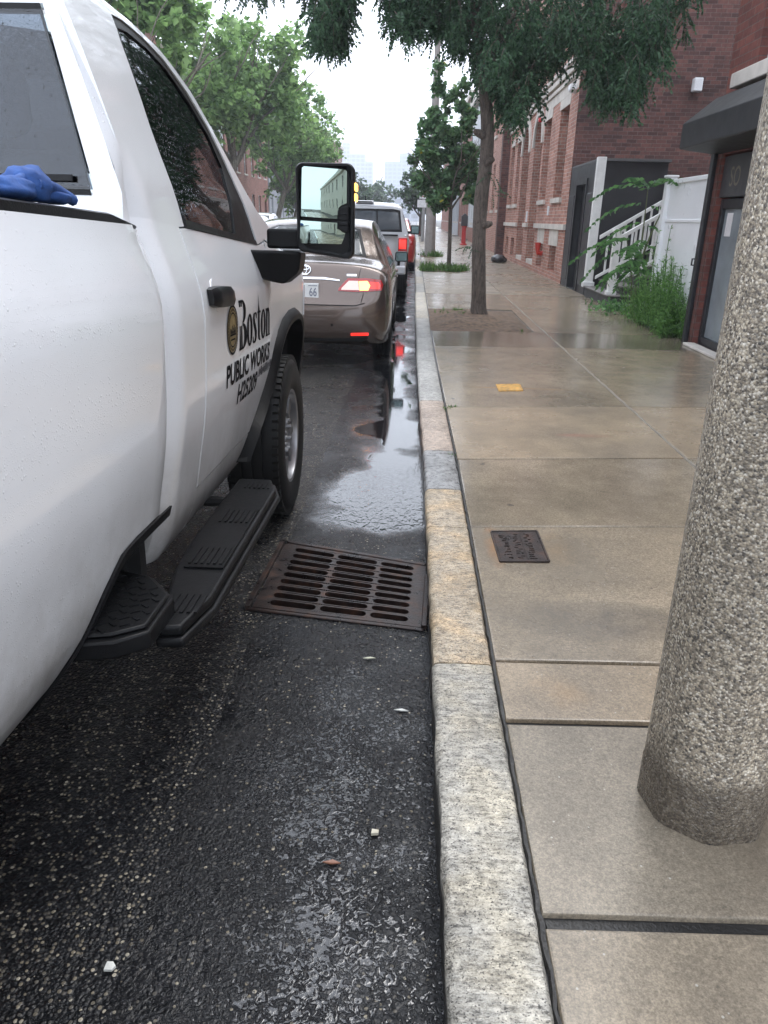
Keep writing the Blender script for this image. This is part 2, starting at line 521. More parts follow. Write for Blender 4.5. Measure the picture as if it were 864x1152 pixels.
def kerb_stone(y0, y1, mat, seed, low=0.0):
    r = random.Random(seed); m = MB()
    n = max(3, int((y1 - y0) / (.08 if y1 < 8 else .3)))
    rows = []
    for i in range(n + 1):
        y = lerp(y0 + .004, y1 - .004, i / n)
        x = kx(y); e = .0045 if y1 < 8 else .003
        j = [r.uniform(-e, e) for _ in range(6)]
        en = .008 if i in (0, n) else 0
        z = KH - low
        rows.append([(x + .012, y, -.15), (x + j[0], y, -.02), (x + j[1], y, z - .018 - en), (x + .006 + j[2], y, z - .006 - en), (x + .02 + j[3], y, z - en + j[4] * .3),
                     (x + KW * .5, y, z + .002 - en + j[5] * .4), (x + KW - .01 + j[4] * .6, y, z - en), (x + KW, y, z - .012), (x + KW, y, -.15)])
    m.grid(rows); m.poly(rows[0]); m.poly(rows[-1][::-1])
    tag(m.build('kerb', mat, smooth=True, angle=50), kind='structure')
ks = [(-6, -2, G_GREY), (-2, .15, G_PALE), (.15, 2.11, G_GREY), (2.11, 3.27, G_TAN), (3.27, 3.80, G_TAN), (3.80, 4.52, G_SLATE), (4.52, 5.9, G_PINK), (5.9, 7.7, G_PALE), (7.7, 9.3, G_PALE), (9.3, 11.2, G_PALE), (11.2, 13.3, G_GREY)]
y = 13.3
while y < 70:
    ks.append((y, y + 2.1, [G_PALE, G_GREY, G_SLATE, G_PALE][int(y) % 4])); y += 2.1
ks += [(y, 150, G_PALE), (150, 400, G_PALE)]
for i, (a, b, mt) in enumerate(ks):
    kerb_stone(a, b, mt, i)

# ------------------------------------------------------------------ sidewalk
def concrete_mat():
    t = NT('wet_concrete', .5)
    p = t.pos()
    tone = t.attr('tone', 'Color'); tr, tg, tb = t.sep(tone)       # r: lightness, g: warmth, b: wetness
    big = t.noise(p, 1.3, 5, .6); mid = t.noise(p, 6, 5, .65, .3); fine = t.noise(p, 110, 3, .7)
    col = t.mix(tg, (.218, .186, .140), (.270, .200, .126))
    col = t.mix(1, col, t.mix(tr, .62, 1.35), 'MULTIPLY')
    col = t.mix(.85, col, t.ramp(big, [(.30, .55), (.64, 1.25)]), 'MULTIPLY')
    col = t.mix(.6, col, t.ramp(mid, [(.3, .72), (.7, 1.2)]), 'MULTIPLY')
    col = t.mix(.85, col, t.ramp(fine, [(.25, .5), (.75, 1.45)]), 'MULTIPLY')
    v = t.node('ShaderNodeTexVoronoi', feature='F1'); t.l.new(p, v.inputs['Vector']); v.inputs['Scale'].default_value = 75
    grit = t.noise(p, 260, 2, .6)
    col = t.mix(.7, col, t.ramp(grit, [(.32, .62), (.68, 1.3)]), 'MULTIPLY')
    spk = t.math('MULTIPLY', t.math('GREATER_THAN', t.sep(v.outputs['Color'])[0], .955), t.math('LESS_THAN', v.outputs['Distance'], .2))
    col = t.mix(t.math('MULTIPLY', spk, .75), col, (.42, .40, .35))
    # dark scuffs across the slab behind the cover plate, orange rust wash around the plate, a warm patch in the short slab
    def blob(cx, cy, rx, ry, nz=.5):
        X, Y, Z = t.sep(p)
        a = t.math('POWER', t.math('MULTIPLY', t.math('SUBTRACT', X, cx), 1 / rx), 2)
        b = t.math('POWER', t.math('MULTIPLY', t.math('SUBTRACT', Y, cy), 1 / ry), 2)
        d = t.math('SUBTRACT', 1, t.math('ADD', a, b), clamp=True)
        return t.math('MULTIPLY', d, t.ramp(mid, [(.5 - nz * .4, 0), (.5 + nz * .3, 1)]))
    col = t.mix(t.math('MULTIPLY', blob(.72, 2.42, .45, .16), .75), col, (.05, .047, .043))
    col = t.mix(t.math('MULTIPLY', blob(.385, 3.06, .05, .26, .3), .7), col, (.30, .13, .035))
    col = t.mix(t.math('MULTIPLY', blob(.66, 3.05, .09, .2, .5), .4), col, (.27, .15, .05))
    col = t.mix(t.math('MULTIPLY', blob(.48, 1.96, .12, .1, .3), .35), col, (.30, .17, .06))
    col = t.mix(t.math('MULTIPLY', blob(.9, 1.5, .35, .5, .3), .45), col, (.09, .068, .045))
    col = t.mix(t.math('MULTIPLY', blob(.9, 6.43, .55, .022, .9), .8), col, (.42, .21, .03))
    col = t.mix(t.math('MULTIPLY', blob(1.15, 4.95, .22, .05, .9), .6), col, (.30, .10, .07))
    wob = t.node('ShaderNodeVectorMath', operation='MULTIPLY_ADD')
    t.l.new(t.noise(p, 3.5, 5, .65, 0, 'Color'), wob.inputs[0]); wob.inputs[1].default_value = (.5, .5, .5); t.l.new(p, wob.inputs[2])
    crack = t.voro(t.mapping(wob.outputs[0], (1, 1, 0)), .8, 'Distance', 'DISTANCE_TO_EDGE')
    ck = t.math('MULTIPLY', t.math('LESS_THAN', t.math('ADD', crack, t.math('MULTIPLY', mid, .01)), .0060), t.math('GREATER_THAN', big, .58))
    col = t.mix(t.math('MULTIPLY', ck, .55), col, (.05, .04, .035))
    gum = t.math('LESS_THAN', t.voro(t.mapping(p, (1, 1, 0)), 2.6), .045)
    col = t.mix(t.math('MULTIPLY', gum, .6), col, (.055, .05, .045))
    t.set('Base Color', col)
    wet = t.ramp(t.math('ADD', t.math('MULTIPLY', big, .55), t.math('MULTIPLY', tb, .5)), [(.25, .48), (.5, .24), (.72, .09)])
    t.set('Roughness', wet)
    t.set('Specular IOR Level', .55)
    t.bump(t.math('ADD', t.math('MULTIPLY', fine, .5), t.math('ADD', mid, t.math('MULTIPLY', t.noise(p, 32, 4, .7), .7))), .17, .005)
    return t.m
M_CONC = concrete_mat()
M_JOINT = simple('joint_filler', (.008, .0075, .007), .45, scale=30, bump=.6, bscale=120)
# cross joints: (Y at the kerb, Y at the lengthwise joint, gap)
JN = [(-3.2, -3.2, .02), (-1.5, -1.5, .02), (.02, .03, .02), (1.150, 1.185, .034), (1.806, 1.85, .024), (2.122, 2.17, .014), (3.27, 3.40, .010), (4.33, 4.50, .016),
      (5.66, 5.86, .010), (7.09, 7.26, .008), (8.57, 8.72, .010), (9.85, 9.98, .012), (12.45, 12.55, .016), (15.1, 15.2, .02)]
yy = 17.2
while yy < 90:
    JN.append((yy, yy + .05, .02)); yy += 2.1
LX = 1.69; WX = 3.60
TONES = {3: (.50, .15, .12), 4: (.58, .55, .25), 5: (.55, .42, .45), 6: (.62, .35, .75), 7: (.74, .62, .3), 8: (.60, .4, .55), 9: (.58, .45, .5), 10: (.30, .2, .95), 11: (.50, .3, .6), 12: (.55, .35, .5), 2: (.50, .22, .12)}
def build_sidewalk():
    r = random.Random(3)
    m = MB(); tones = []
    def slab(c, tone):
        # c: four corners (x, y); top face with a small rounded arris
        cx = sum(p[0] for p in c) / 4; cy = sum(p[1] for p in c) / 4
        dz = [KH + r.uniform(-.0022, .0022) for _ in c]
        def ring(ins, z):
            return [(p[0] + math.copysign(ins, cx - p[0]), p[1] + math.copysign(ins, cy - p[1]), z + dz[i]) for i, p in enumerate(c)]
        rows = [ring(0, -.10), ring(0, -.006), ring(.0025, -.0015), ring(.007, 0)]
        m.grid(rows, 0, True); m.poly(rows[-1])
        tones.extend([tone] * 13)
    for i in range(len(JN) - 1):
        (a0, a1, ga), (b0, b1, gb) = JN[i], JN[i + 1]
        base = TONES.get(i)
        def tn():
            t0 = base or (.68, .3, .35)
            return tuple(min(1, max(0, q + r.uniform(-.06, .06))) for q in t0)
        ym = (a0 + b0) / 2
        xl = lambda y: kx(y) + KW + .012
        pit = (9.8, 12.3, .21, 1.53)
        gl = .009
        ya0, ya1 = a0 + ga / 2, a1 + ga / 2; yb0, yb1 = b0 - gb / 2, b1 - gb / 2
        wx = WX
        if i == 11:      # tree pit 1 lies inside this row: slab is cut around it
            slab([(1.545, ya1), (LX - gl, ya1), (LX - gl, yb1), (1.545, yb1)], tn())
        elif 22.0 < a0 + 1.2 < 24.0:
            slab([(1.42, ya1), (LX - gl, ya1), (LX - gl, yb1), (1.42, yb1)], tn())
        elif 29.5 < a0 + 1.2 < 31.5:
            slab([(.95, ya1), (LX - gl, ya1), (LX - gl, yb1), (.95, yb1)], tn())
        else:
            slab([(xl(ya0), ya0), (LX - gl, ya1), (LX - gl, yb1), (xl(yb0), yb0)], tn())
        d = (a1 - a0) * .6; e = (b1 - b0) * .6
        t2 = tn()
        slab([(LX + gl, ya1), (wx, ya1 + d), (wx, yb1 + e), (LX + gl, yb1)], t2)
    # far pavement as long strips
    slab([(.16, 91.3), (LX, 91.3), (LX, 390), (.16, 390)], (.6, .3, .4)); slab([(LX + .02, 91.3), (WX, 91.3), (WX, 390), (LX + .02, 390)], (.55, .3, .4))
    slab([(.33, -40), (LX, -40), (LX, -3.3), (.33, -3.3)], (.6, .3, .4)); slab([(LX + .02, -40), (WX, -40), (WX, -3.3), (LX + .02, -3.3)], (.55, .3, .4))
    o = m.build('sidewalk', M_CONC, smooth=True, angle=40)
    ca = o.data.color_attributes.new('tone', 'FLOAT_COLOR', 'FACE' if False else 'CORNER')
    k = 0
    for pi, p in enumerate(o.data.polygons):
        for li in p.loop_indices:
            ca.data[li].color = (*tones[pi], 1)
    tag(o, kind='structure')
    j = MB()
    ys = [-40, 0, 3, 6, 10, 24, 60, 390]
    for a, b in zip(ys, ys[1:]):
        j.quad((kx(a) + KW - .02, a, KH - .014), (WX + .05, a, KH - .014), (WX + .05, b, KH - .014), (kx(b) + KW - .02, b, KH - .014))
    tag(j.build('pavement_bed', M_JOINT, merge=True), kind='structure')
    # uneven bituminous bead between kerb and slabs
    s = MB(); pts = []; rad = []
    q = random.Random(5); y = .2
    while y < 7:
        pts.append((kx(y) + KW + .008 + q.uniform(-.003, .003), y, KH - .012 + q.uniform(-.003, .003))); rad.append(.0075 + q.uniform(-.0025, .0035)); y += .035
    s.tube(pts, rad, 6)
    tag(s.build('pavement_joint', M_JOINT, smooth=True), kind='structure')
    # raised bead of the long joint
    s = MB(); pts = []; y = 3.4
    while y < 15:
        pts.append((LX + q.uniform(-.006, .006), y, KH - .006)); y += .09
    s.tube(pts, .010, 6)
    tag(s.build('pavement_joint', simple('old_mortar', (.21, .185, .15), .7), smooth=True), kind='structure')
build_sidewalk()
# opposite pavement
m = MB(); m.box((-13.2, -60, -.1), (-9.6, 400, .13)); tag(m.build('pavement', simple('far_concrete', (.26, .25, .235), .5, scale=1)), kind='structure')

# ------------------------------------------------------------------ storm drain grate
M_RUST = None
def rust_iron():
    t = NT('wet_rusty_iron', .35, Metallic=.35)
    p = t.pos()
    n = t.noise(p, 14, 5, .65); f = t.noise(p, 90, 4, .7)
    col = t.ramp(n, [(.3, (.012, .009, .009)), (.52, (.030, .018, .015)), (.76, (.085, .037, .021))])
    t.set('Base Color', t.mix(.6, col, t.ramp(f, [(.3, .5), (.7, 1.3)]), 'MULTIPLY'))
    t.set('Roughness', t.ramp(n, [(.3, .22), (.7, .5)]))
    t.bump(t.math('ADD', f, n), .4, .004)
    return t.m
M_RUST = rust_iron()
M_DARK = simple('dark_void', (.004, .004, .004), .9)
def build_grate():
    A, B, Cc, Dd = [Vector((x, y, 0)) for x, y in GR]
    def P(u, v, z): # bilinear on the four corners
        q = A * (1 - u) * (1 - v) + B * u * (1 - v) + Cc * u * v + Dd * (1 - u) * v
        return Vector((q.x, q.y, z))
    root = empty('storm_drain_grate', P(.5, .5, 0))
    tag(root, 'rusty iron storm drain grate with three columns of slots in the wet road', 'drain grate')
    inv = Matrix.Translation(-root.location)
    m = MB()
    cols = [(.085, .37), (.395, .675), (.70, .925)]; nr = 9
    u0, u1, v0, v1 = .055, .955, .03, .97
    zt = .007
    ub = [u0, .3825, .6875, u1]
    for ci, (ca, cb) in enumerate(cols):
        for k in range(nr):
            a, b = lerp(v0, v1, k / nr), lerp(v0, v1, (k + 1) / nr)
            ue, uf = ub[ci], ub[ci + 1]
            h = (b - a) * (.335 if k else .36); cv = (a + b) / 2
            du = h * .82
            inn = []; out = []
            for s in range(20):
                an = 2 * PI * (s + .5) / 20
                cx = cb - du if math.cos(an) > 0 else ca + du
                inn.append((cx + du * math.cos(an), cv + h * math.sin(an)))
            # outer loop: project onto the cell's rectangle
            mu, mv = (ue + uf) / 2, (a + b) / 2
            for (pu, pv) in inn:
                du_, dv_ = pu - mu, pv - mv
                ku = ((uf - ue) / 2) / abs(du_) if abs(du_) > 1e-9 else 1e9
                kv = ((b - a) / 2) / abs(dv_) if abs(dv_) > 1e-9 else 1e9
                kk = min(ku, kv)
                out.append((mu + du_ * kk, mv + dv_ * kk))
            rows = [[inv @ P(u, v, zt) for u, v in out], [inv @ P(lerp(u, mu, -.0), v, zt) for u, v in inn], [inv @ P(u, lerp(v, cv, .12), -.05) for u, v in inn]]
            m.grid(rows, 0, True)
            # corners left by the projection
            for cu, cv2 in ((ue, a), (uf, a), (uf, b), (ue, b)):
                near = sorted(range(20), key=lambda s: (out[s][0] - cu) ** 2 + (out[s][1] - cv2) ** 2)[:2]
                m.poly([inv @ P(cu, cv2, zt), inv @ P(*out[near[0]], zt), inv @ P(*out[near[1]], zt)])
    # solid border round the slots
    for (a, b, c, d) in ((-.005, 1.005, -.005, v0), (-.005, 1.005, v1, 1.005), (-.005, u0, v0, v1), (u1, 1.005, v0, v1)):
        m.prism([inv @ P(a, c, zt), inv @ P(b, c, zt), inv @ P(b, d, zt), inv @ P(a, d, zt)], (0, 0, -.05))
    m.build('slotted_plate', M_RUST, root)
    f = MB()
    def rail(p, q, wd, h, mb):
        p, q = Vector(p), Vector(q); s = (q - p).cross(Vector((0, 0, 1))).normalized() * wd
        mb.prism([inv @ (p - s), inv @ (q - s), inv @ (q + s), inv @ (p + s)], (0, 0, h))
    rail(P(-.035, -.02, .002), P(-.03, 1.02, .002), .012, .012, f); rail(P(-.05, 1.03, .002), P(1.0, 1.03, .002), .012, .009, f)
    rail(P(1.02, -.02, .002), P(1.02, .8, .002), .011, .02, f); rail(P(-.04, -.03, .0), P(1.02, -.03, .0), .010, .008, f)
    f.build('frame', M_RUST, root, bevel=.003)
    b = MB()
    c = [P(0, 0, -.5), P(1, 0, -.5), P(1, 1, -.5), P(0, 1, -.5)]
    b.poly([inv @ q for q in c])
    for i in range(4):
        p, q = c[i], c[(i + 1) % 4]
        b.quad(inv @ p, inv @ q, inv @ Vector((q.x, q.y, -.044)), inv @ Vector((p.x, p.y, -.044)))
    b.build('catch_basin', M_DARK, root)
build_grate()

# ------------------------------------------------------------------ cover plates in the pavement
def cover_plate(c, name, label, mat, rim=True, relief=True):
    ctr = Vector((sum(p[0] for p in c) / 4, sum(p[1] for p in c) / 4, KH))
    root = empty(name, ctr); tag(root, label, 'cover plate')
    V = [Vector((p[0], p[1], KH)) - ctr for p in c]
    def P(u, v, z):
        q = V[0] * (1 - u) * (1 - v) + V[1] * u * (1 - v) + V[2] * u * v + V[3] * (1 - u) * v
        return Vector((q.x, q.y, z))
    m = MB(); m.prism([P(0, 0, .003), P(1, 0, .003), P(1, 1, .003), P(0, 1, .003)], (0, 0, .003))
    if relief:
        q = random.Random(2)
        for (a, b, n, kind) in ((.10, .28, 9, 0), (.38, .55, 12, 1), (.64, .80, 14, 1)):
            for k in range(n):     # worn raised characters, no longer readable, running along the plate
                v0 = .06 + .86 * k / n; v1 = v0 + .86 / n * .62
                for _ in range(2 if kind else 3):
                    u0 = q.uniform(a, b - .04); u1 = min(b, u0 + q.uniform(.03, .12)); va = q.uniform(v0, v1 - .01); vb = va + q.uniform(.008, .03)
                    m.prism([P(u0, va, .0062), P(u1, va, .0062), P(u1, vb, .0062), P(u0, vb, .0062)], (0, 0, .0022))
        m.prism([P(.585, .04, .0062), P(.605, .04, .0062), P(.605, .96, .0062), P(.585, .96, .0062)], (0, 0, .002))
    m.build('lid', mat, root)
    if rim:
        f = MB()
        for a, b, cc, d in ((-.03, 1.03, -.035, -.008), (-.03, 1.03, 1.008, 1.035), (-.045, -.01, -.008, 1.008), (1.01, 1.05, -.008, 1.008)):
            f.prism([P(a, cc, .0), P(b, cc, .0), P(b, d, .0), P(a, d, .0)], (0, 0, .0075))
        f.build('rim', mat, root)
    return root
cover_plate([(.398, 2.89), (.594, 2.905), (.590, 3.225), (.390, 3.20)], 'utility_cover', 'small rusty brown iron cover plate with worn raised letters set in the pavement', M_RUST)
M_YEL = simple('worn_yellow_paint', (.46, .25, .05), .5, var=.6, scale=22)
cover_plate([(.735, 6.29), (.925, 6.33), (.93, 6.58), (.735, 6.54)], 'utility_cover', 'small yellow painted cover plate further along the pavement', M_YEL, rim=True, relief=False)

# ------------------------------------------------------------------ exposed-aggregate concrete pole
def aggregate_mat():
    t = NT('exposed_aggregate', .6)
    p = t.obj()
    v = t.node('ShaderNodeTexVoronoi', feature='F1'); t.l.new(p, v.inputs['Vector']); v.inputs['Scale'].default_value = 190
    c = t.sep(v.outputs['Color'])
    st = t.ramp(c[0], [(0, (.05, .046, .043)), (.14, (.20, .165, .125)), (.45, (.36, .30, .22)), (.75, (.52, .445, .33)), (1, (.70, .64, .54))])
    gap = t.ramp(v.outputs['Distance'], [(.45, 0), (.7, 1)])
    col = t.mix(t.math('MULTIPLY', gap, .6), st, (.22, .195, .16))
    col = t.mix(t.ramp(t.noise(p, 105, 3, .6), [(.40, .7), (.5, 0)]), col, (.075, .064, .052))
    Z = t.sep(p)[2]
    n = t.noise(p, 6, 4, .6)
    low = t.math('MULTIPLY', t.math('SUBTRACT', t.math('ADD', .135, t.math('MULTIPLY', n, .14)), Z, clamp=True), 14, clamp=True)
    col = t.mix(t.math('MULTIPLY', low, .72), col, (.055, .042, .03))
    col = t.mix(.7, col, t.ramp(t.noise(t.mapping(p, (1.6, 1.6, .35)), 3.2, 5, .65), [(.3, .5), (.66, 1.1)]), 'MULTIPLY')
    t.set('Base Color', col)
    t.set('Roughness', t.ramp(c[1], [(0, .25), (1, .6)]))
    t.bump(t.math('ADD', t.math('SUBTRACT', .6, v.outputs['Distance']), t.noise(p, 60, 3, .6)), .4, .005)
    return t.m
M_AGG = aggregate_mat()
def octo_pole(loc, r0, r1, h, rot, label, group=None):
    root = empty('street_light_pole', loc); tag(root, label, 'pole', group)
    m = MB(); rows = []
    for z, k in ((-.03, 1), (.0, 1), (.105, 1.0), (.112, .985)) + tuple((.112 + (h - .112) * i / 6, None) for i in range(1, 7)):
        r = (r0 if k is None else r0 * k) if k else lerp(r0 * .985, r1, (z - .112) / (h - .112))
        row = []
        for i in range(8):
            a = rot + i * PI / 4
            for s in (-1, 1):
                b = a + s * R(5 if z < .13 else min(11.25, 5 + (z - .13) * 30))
                rr = r / math.cos(0) * (.992)
                row.append((rr * math.cos(b), rr * math.sin(b), z))
        rows.append(row)
    m.grid(rows, 0, True); m.poly(rows[-1])
    m.build('shaft', M_AGG, root, smooth=True, angle=28)
    q = random.Random(6); m = MB(); pts = []; rad = []
    for k in range(65):
        a = rot + 2 * PI * k / 64; s = ((a - rot) % (PI / 4)) - PI / 8
        rr = r0 * .978 / math.cos(s) * math.cos(PI / 8) * 1.0
        pts.append((rr * math.cos(a), rr * math.sin(a), .001)); rad.append(.003 + q.uniform(-.001, .0015))
    m.tube(pts, rad, 6, cap=False); m.build('base_joint', M_JOINT, root, smooth=True)
    return root
POLE = octo_pole((.752, 1.522, KH), .152, .135, 7.5, math.atan2(-.149, -.034), 'thick octagonal pole of exposed pebble concrete in the right foreground')
# ------------------------------------------------------------------ shared vehicle materials
M_BLACK = simple('black_plastic', (.007, .0072, .008), .40, scale=20, bump=.25, bscale=240, Specular_IOR_Level=.16)
M_FLARE = simple('black_flare', (.0035, .0036, .004), .45, scale=20, bump=.15, bscale=240, Specular_IOR_Level=.14)
M_TYRE = simple('tyre_rubber', (.008, .008, .008), .55, scale=12, bump=.3, bscale=120, Specular_IOR_Level=.3)
M_RUBBER = simple('black_trim', (.006, .006, .007), .35, Specular_IOR_Level=.25)
M_STEEL = simple('grey_steel_wheel', (.30, .30, .31), .35, metallic=.8, scale=6)
M_CHROME = simple('chrome', (.75, .76, .78), .12, metallic=1.0, var=.05)
M_MIRROR = NT('mirror_glass', .015, (.38, .48, .44), 1.0).m
M_UNDER = simple('dark_underbody', (.008, .008, .008), .8)
M_GLASS = glass('side_glass', (.88, .96, .95), .35, 1.9)
M_GLASSR = glass('rear_glass', (.42, .45, .50), .45, 1.7)
M_GLASSW = glass('windscreen', (.86, .94, .92), .2, 1.5)
M_SEAT = simple('grey_seat_fabric', (.055, .06, .065), .8)
M_AMBER = NT('lit_amber_lens', .2, (.9, .35, .03)).m
def lamp(name, col, strength, base=None):
    t = NT(name, .15, base or col, Coat_Weight=.6)
    t.set('Emission Color', col); t.set('Emission Strength', strength)
    return t.m
M_AMBER_LIT = lamp('lit_amber_lamp', (1.0, .45, .08), 3.0)
M_RED_LIT = lamp('lit_red_lamp', (1.0, .03, .02), .85, (.5, .01, .01))
M_RED = NT('red_lens', .12, (.38, .006, .008), Coat_Weight=1.0).m
M_CLEAR = lamp('clear_lens', (1.0, .62, .45), .18, (.72, .60, .56))

def wheel(parent, c, rad, width, rim_r, out, spokes=8, rim_mat=None, name='wheel', lugs=True):
    """wheel standing in the y-z plane; out=+1: outer face towards +x. Outer face at c.x"""
    rim_mat = rim_mat or M_STEEL
    m = MB(); c = Vector(c)
    m.lathe([(.0, -.075 * out), (.055, -.075 * out), (.06, -.05 * out), (rim_r * .45, -.045 * out), (rim_r * .62, -.065 * out), (rim_r * .80, -.06 * out),
             (rim_r * .9, -.045 * out), (rim_r * .96, -.012 * out), (rim_r * 1.02, -.008 * out), (rim_r * 1.02, -.03 * out), (rim_r * .97, -.2 * out), (0.0, -.2 * out)], c, 'x', 40)
    for k in range(spokes):
        a = 2 * PI * k / spokes
        M = Matrix.Translation(c) @ Matrix.Rotation(a, 4, 'X')
        m.box((-.062, -.03, rim_r * .5), (-.035, .03, rim_r * .93), M=M) if out > 0 else m.box((.035, -.03, rim_r * .5), (.062, .03, rim_r * .93), M=M)
    if lugs:
        for k in range(8):
            a = 2 * PI * (k + .5) / 8
            m.lathe([(0, -.02 * out), (.011, -.022 * out), (.013, -.05 * out)], c + Vector((0, rim_r * .34 * math.cos(a), rim_r * .34 * math.sin(a))), 'x', 8)
    w_ = m.build(name, rim_mat, parent, smooth=True, angle=40)
    t = MB(); W = width
    prof = [(rim_r * 1.0, -.012), (rim_r * 1.05, -.004), (rad * .74, .006), (rad * .88, .004), (rad * .945, -.012), (rad * .985, -.035)]
    k = W / 5
    for i in range(4):
        a0 = -.035 - (W - .07) * i / 4; a1 = -.035 - (W - .07) * (i + 1) / 4
        prof += [(rad, a0 - .004), (rad, a1 + .010), (rad * .975, a1 + .008), (rad * .975, a1 - .001)]
    prof += [(rad * .985, -W + .03), (rad * .93, -W + .01), (rad * .85, -W), (rim_r, -W + .01)]
    t.lathe([(r, h * out) for r, h in prof], c, 'x', 64)
    for k in range(66):       # shoulder blocks of the tread
        a = 2 * PI * k / 66
        M = Matrix.Translation(c) @ Matrix.Rotation(a, 4, 'X')
        for (h0, h1) in ((-.052, -.012), (-W + .012, -W + .052)):
            x0, x1 = sorted((h0 * out, h1 * out))
            t.box((x0, -.0125 * rad / .4, rad * .94), (x1, .0125 * rad / .4, rad * 1.002), M=M)
    t.build('tyre', M_TYRE, w_, smooth=True, angle=30)
    return w_

# ------------------------------------------------------------------ white pickup truck (local: x out to the kerb, y forward, origin under front axle)
PITCH, YAW = R(-2.504), R(.2256)
TR = empty('pickup_truck', (-.655, 3.75, 0), (PITCH, 0, YAW))
tag(TR, 'white public works pickup truck with black running board close on the left', 'pickup truck')
W_PAINT = paint('white_paint', (.86, .875, .90), 0, .3, .6, (.86, 2.6, (.27, .25, .225)))
bx = smooth1([(.34, -.175), (.40, -.118), (.46, -.082), (.52, -.062), (.59, -.048), (.67, -.035), (.74, -.022), (.82, -.011), (.92, -.003), (1.03, .001), (1.12, .002), (1.19, -.006),
              (1.26, -.026), (1.32, -.046), (1.37, -.060), (1.42, -.070), (1.475, -.082), (1.575, -.114), (1.75, -.168), (1.90, -.222), (1.97, -.262), (2.03, -.33)])
CX2 = -2.06     # x of the two sides adds up to this
def side(s, off=0.0, front=True):
    def f(a, b, d):
        x = bx(b) - d + off
        if front and a > .72: x -= .42 * (a - .72) ** 2
        return Vector((x if s > 0 else CX2 - x, a, b))
    return f
def arc(cy, cz, r, a0, a1, n=14):
    return [(cy + r * math.cos(R(lerp(a0, a1, i / n))), cz + r * math.sin(R(lerp(a0, a1, i / n)))) for i in range(n + 1)]

ROOF = [(-1.775, 1.925), (-1.70, 1.955), (-1.36, 1.976), (-1.12, 1.982), (-.90, 1.952), (-.68, 1.866), (-.55, 1.778), (-.43, 1.692), (-.33, 1.622), (-.22, 1.552), (-.10, 1.480), (.10, 1.425)]
WINL = [(-.28, 1.338), (-.36, 1.50), (-.46, 1.635), (-.58, 1.752), (-.74, 1.848), (-.92, 1.917), (-1.083, 1.943), (-1.25, 1.948), (-1.362, 1.935), (-1.395, 1.86), (-1.408, 1.647), (-1.395, 1.50), (-1.378, 1.374)]
ARCHF = [(-.72, .455), (-.60, .56), (-.46, .65), (-.30, .79), (-.20, .89), (-.10, .95), (.02, .995), (.22, 1.025), (.45, 1.025), (.59, .965), (.68, .85), (.73, .71), (.75, .52)]

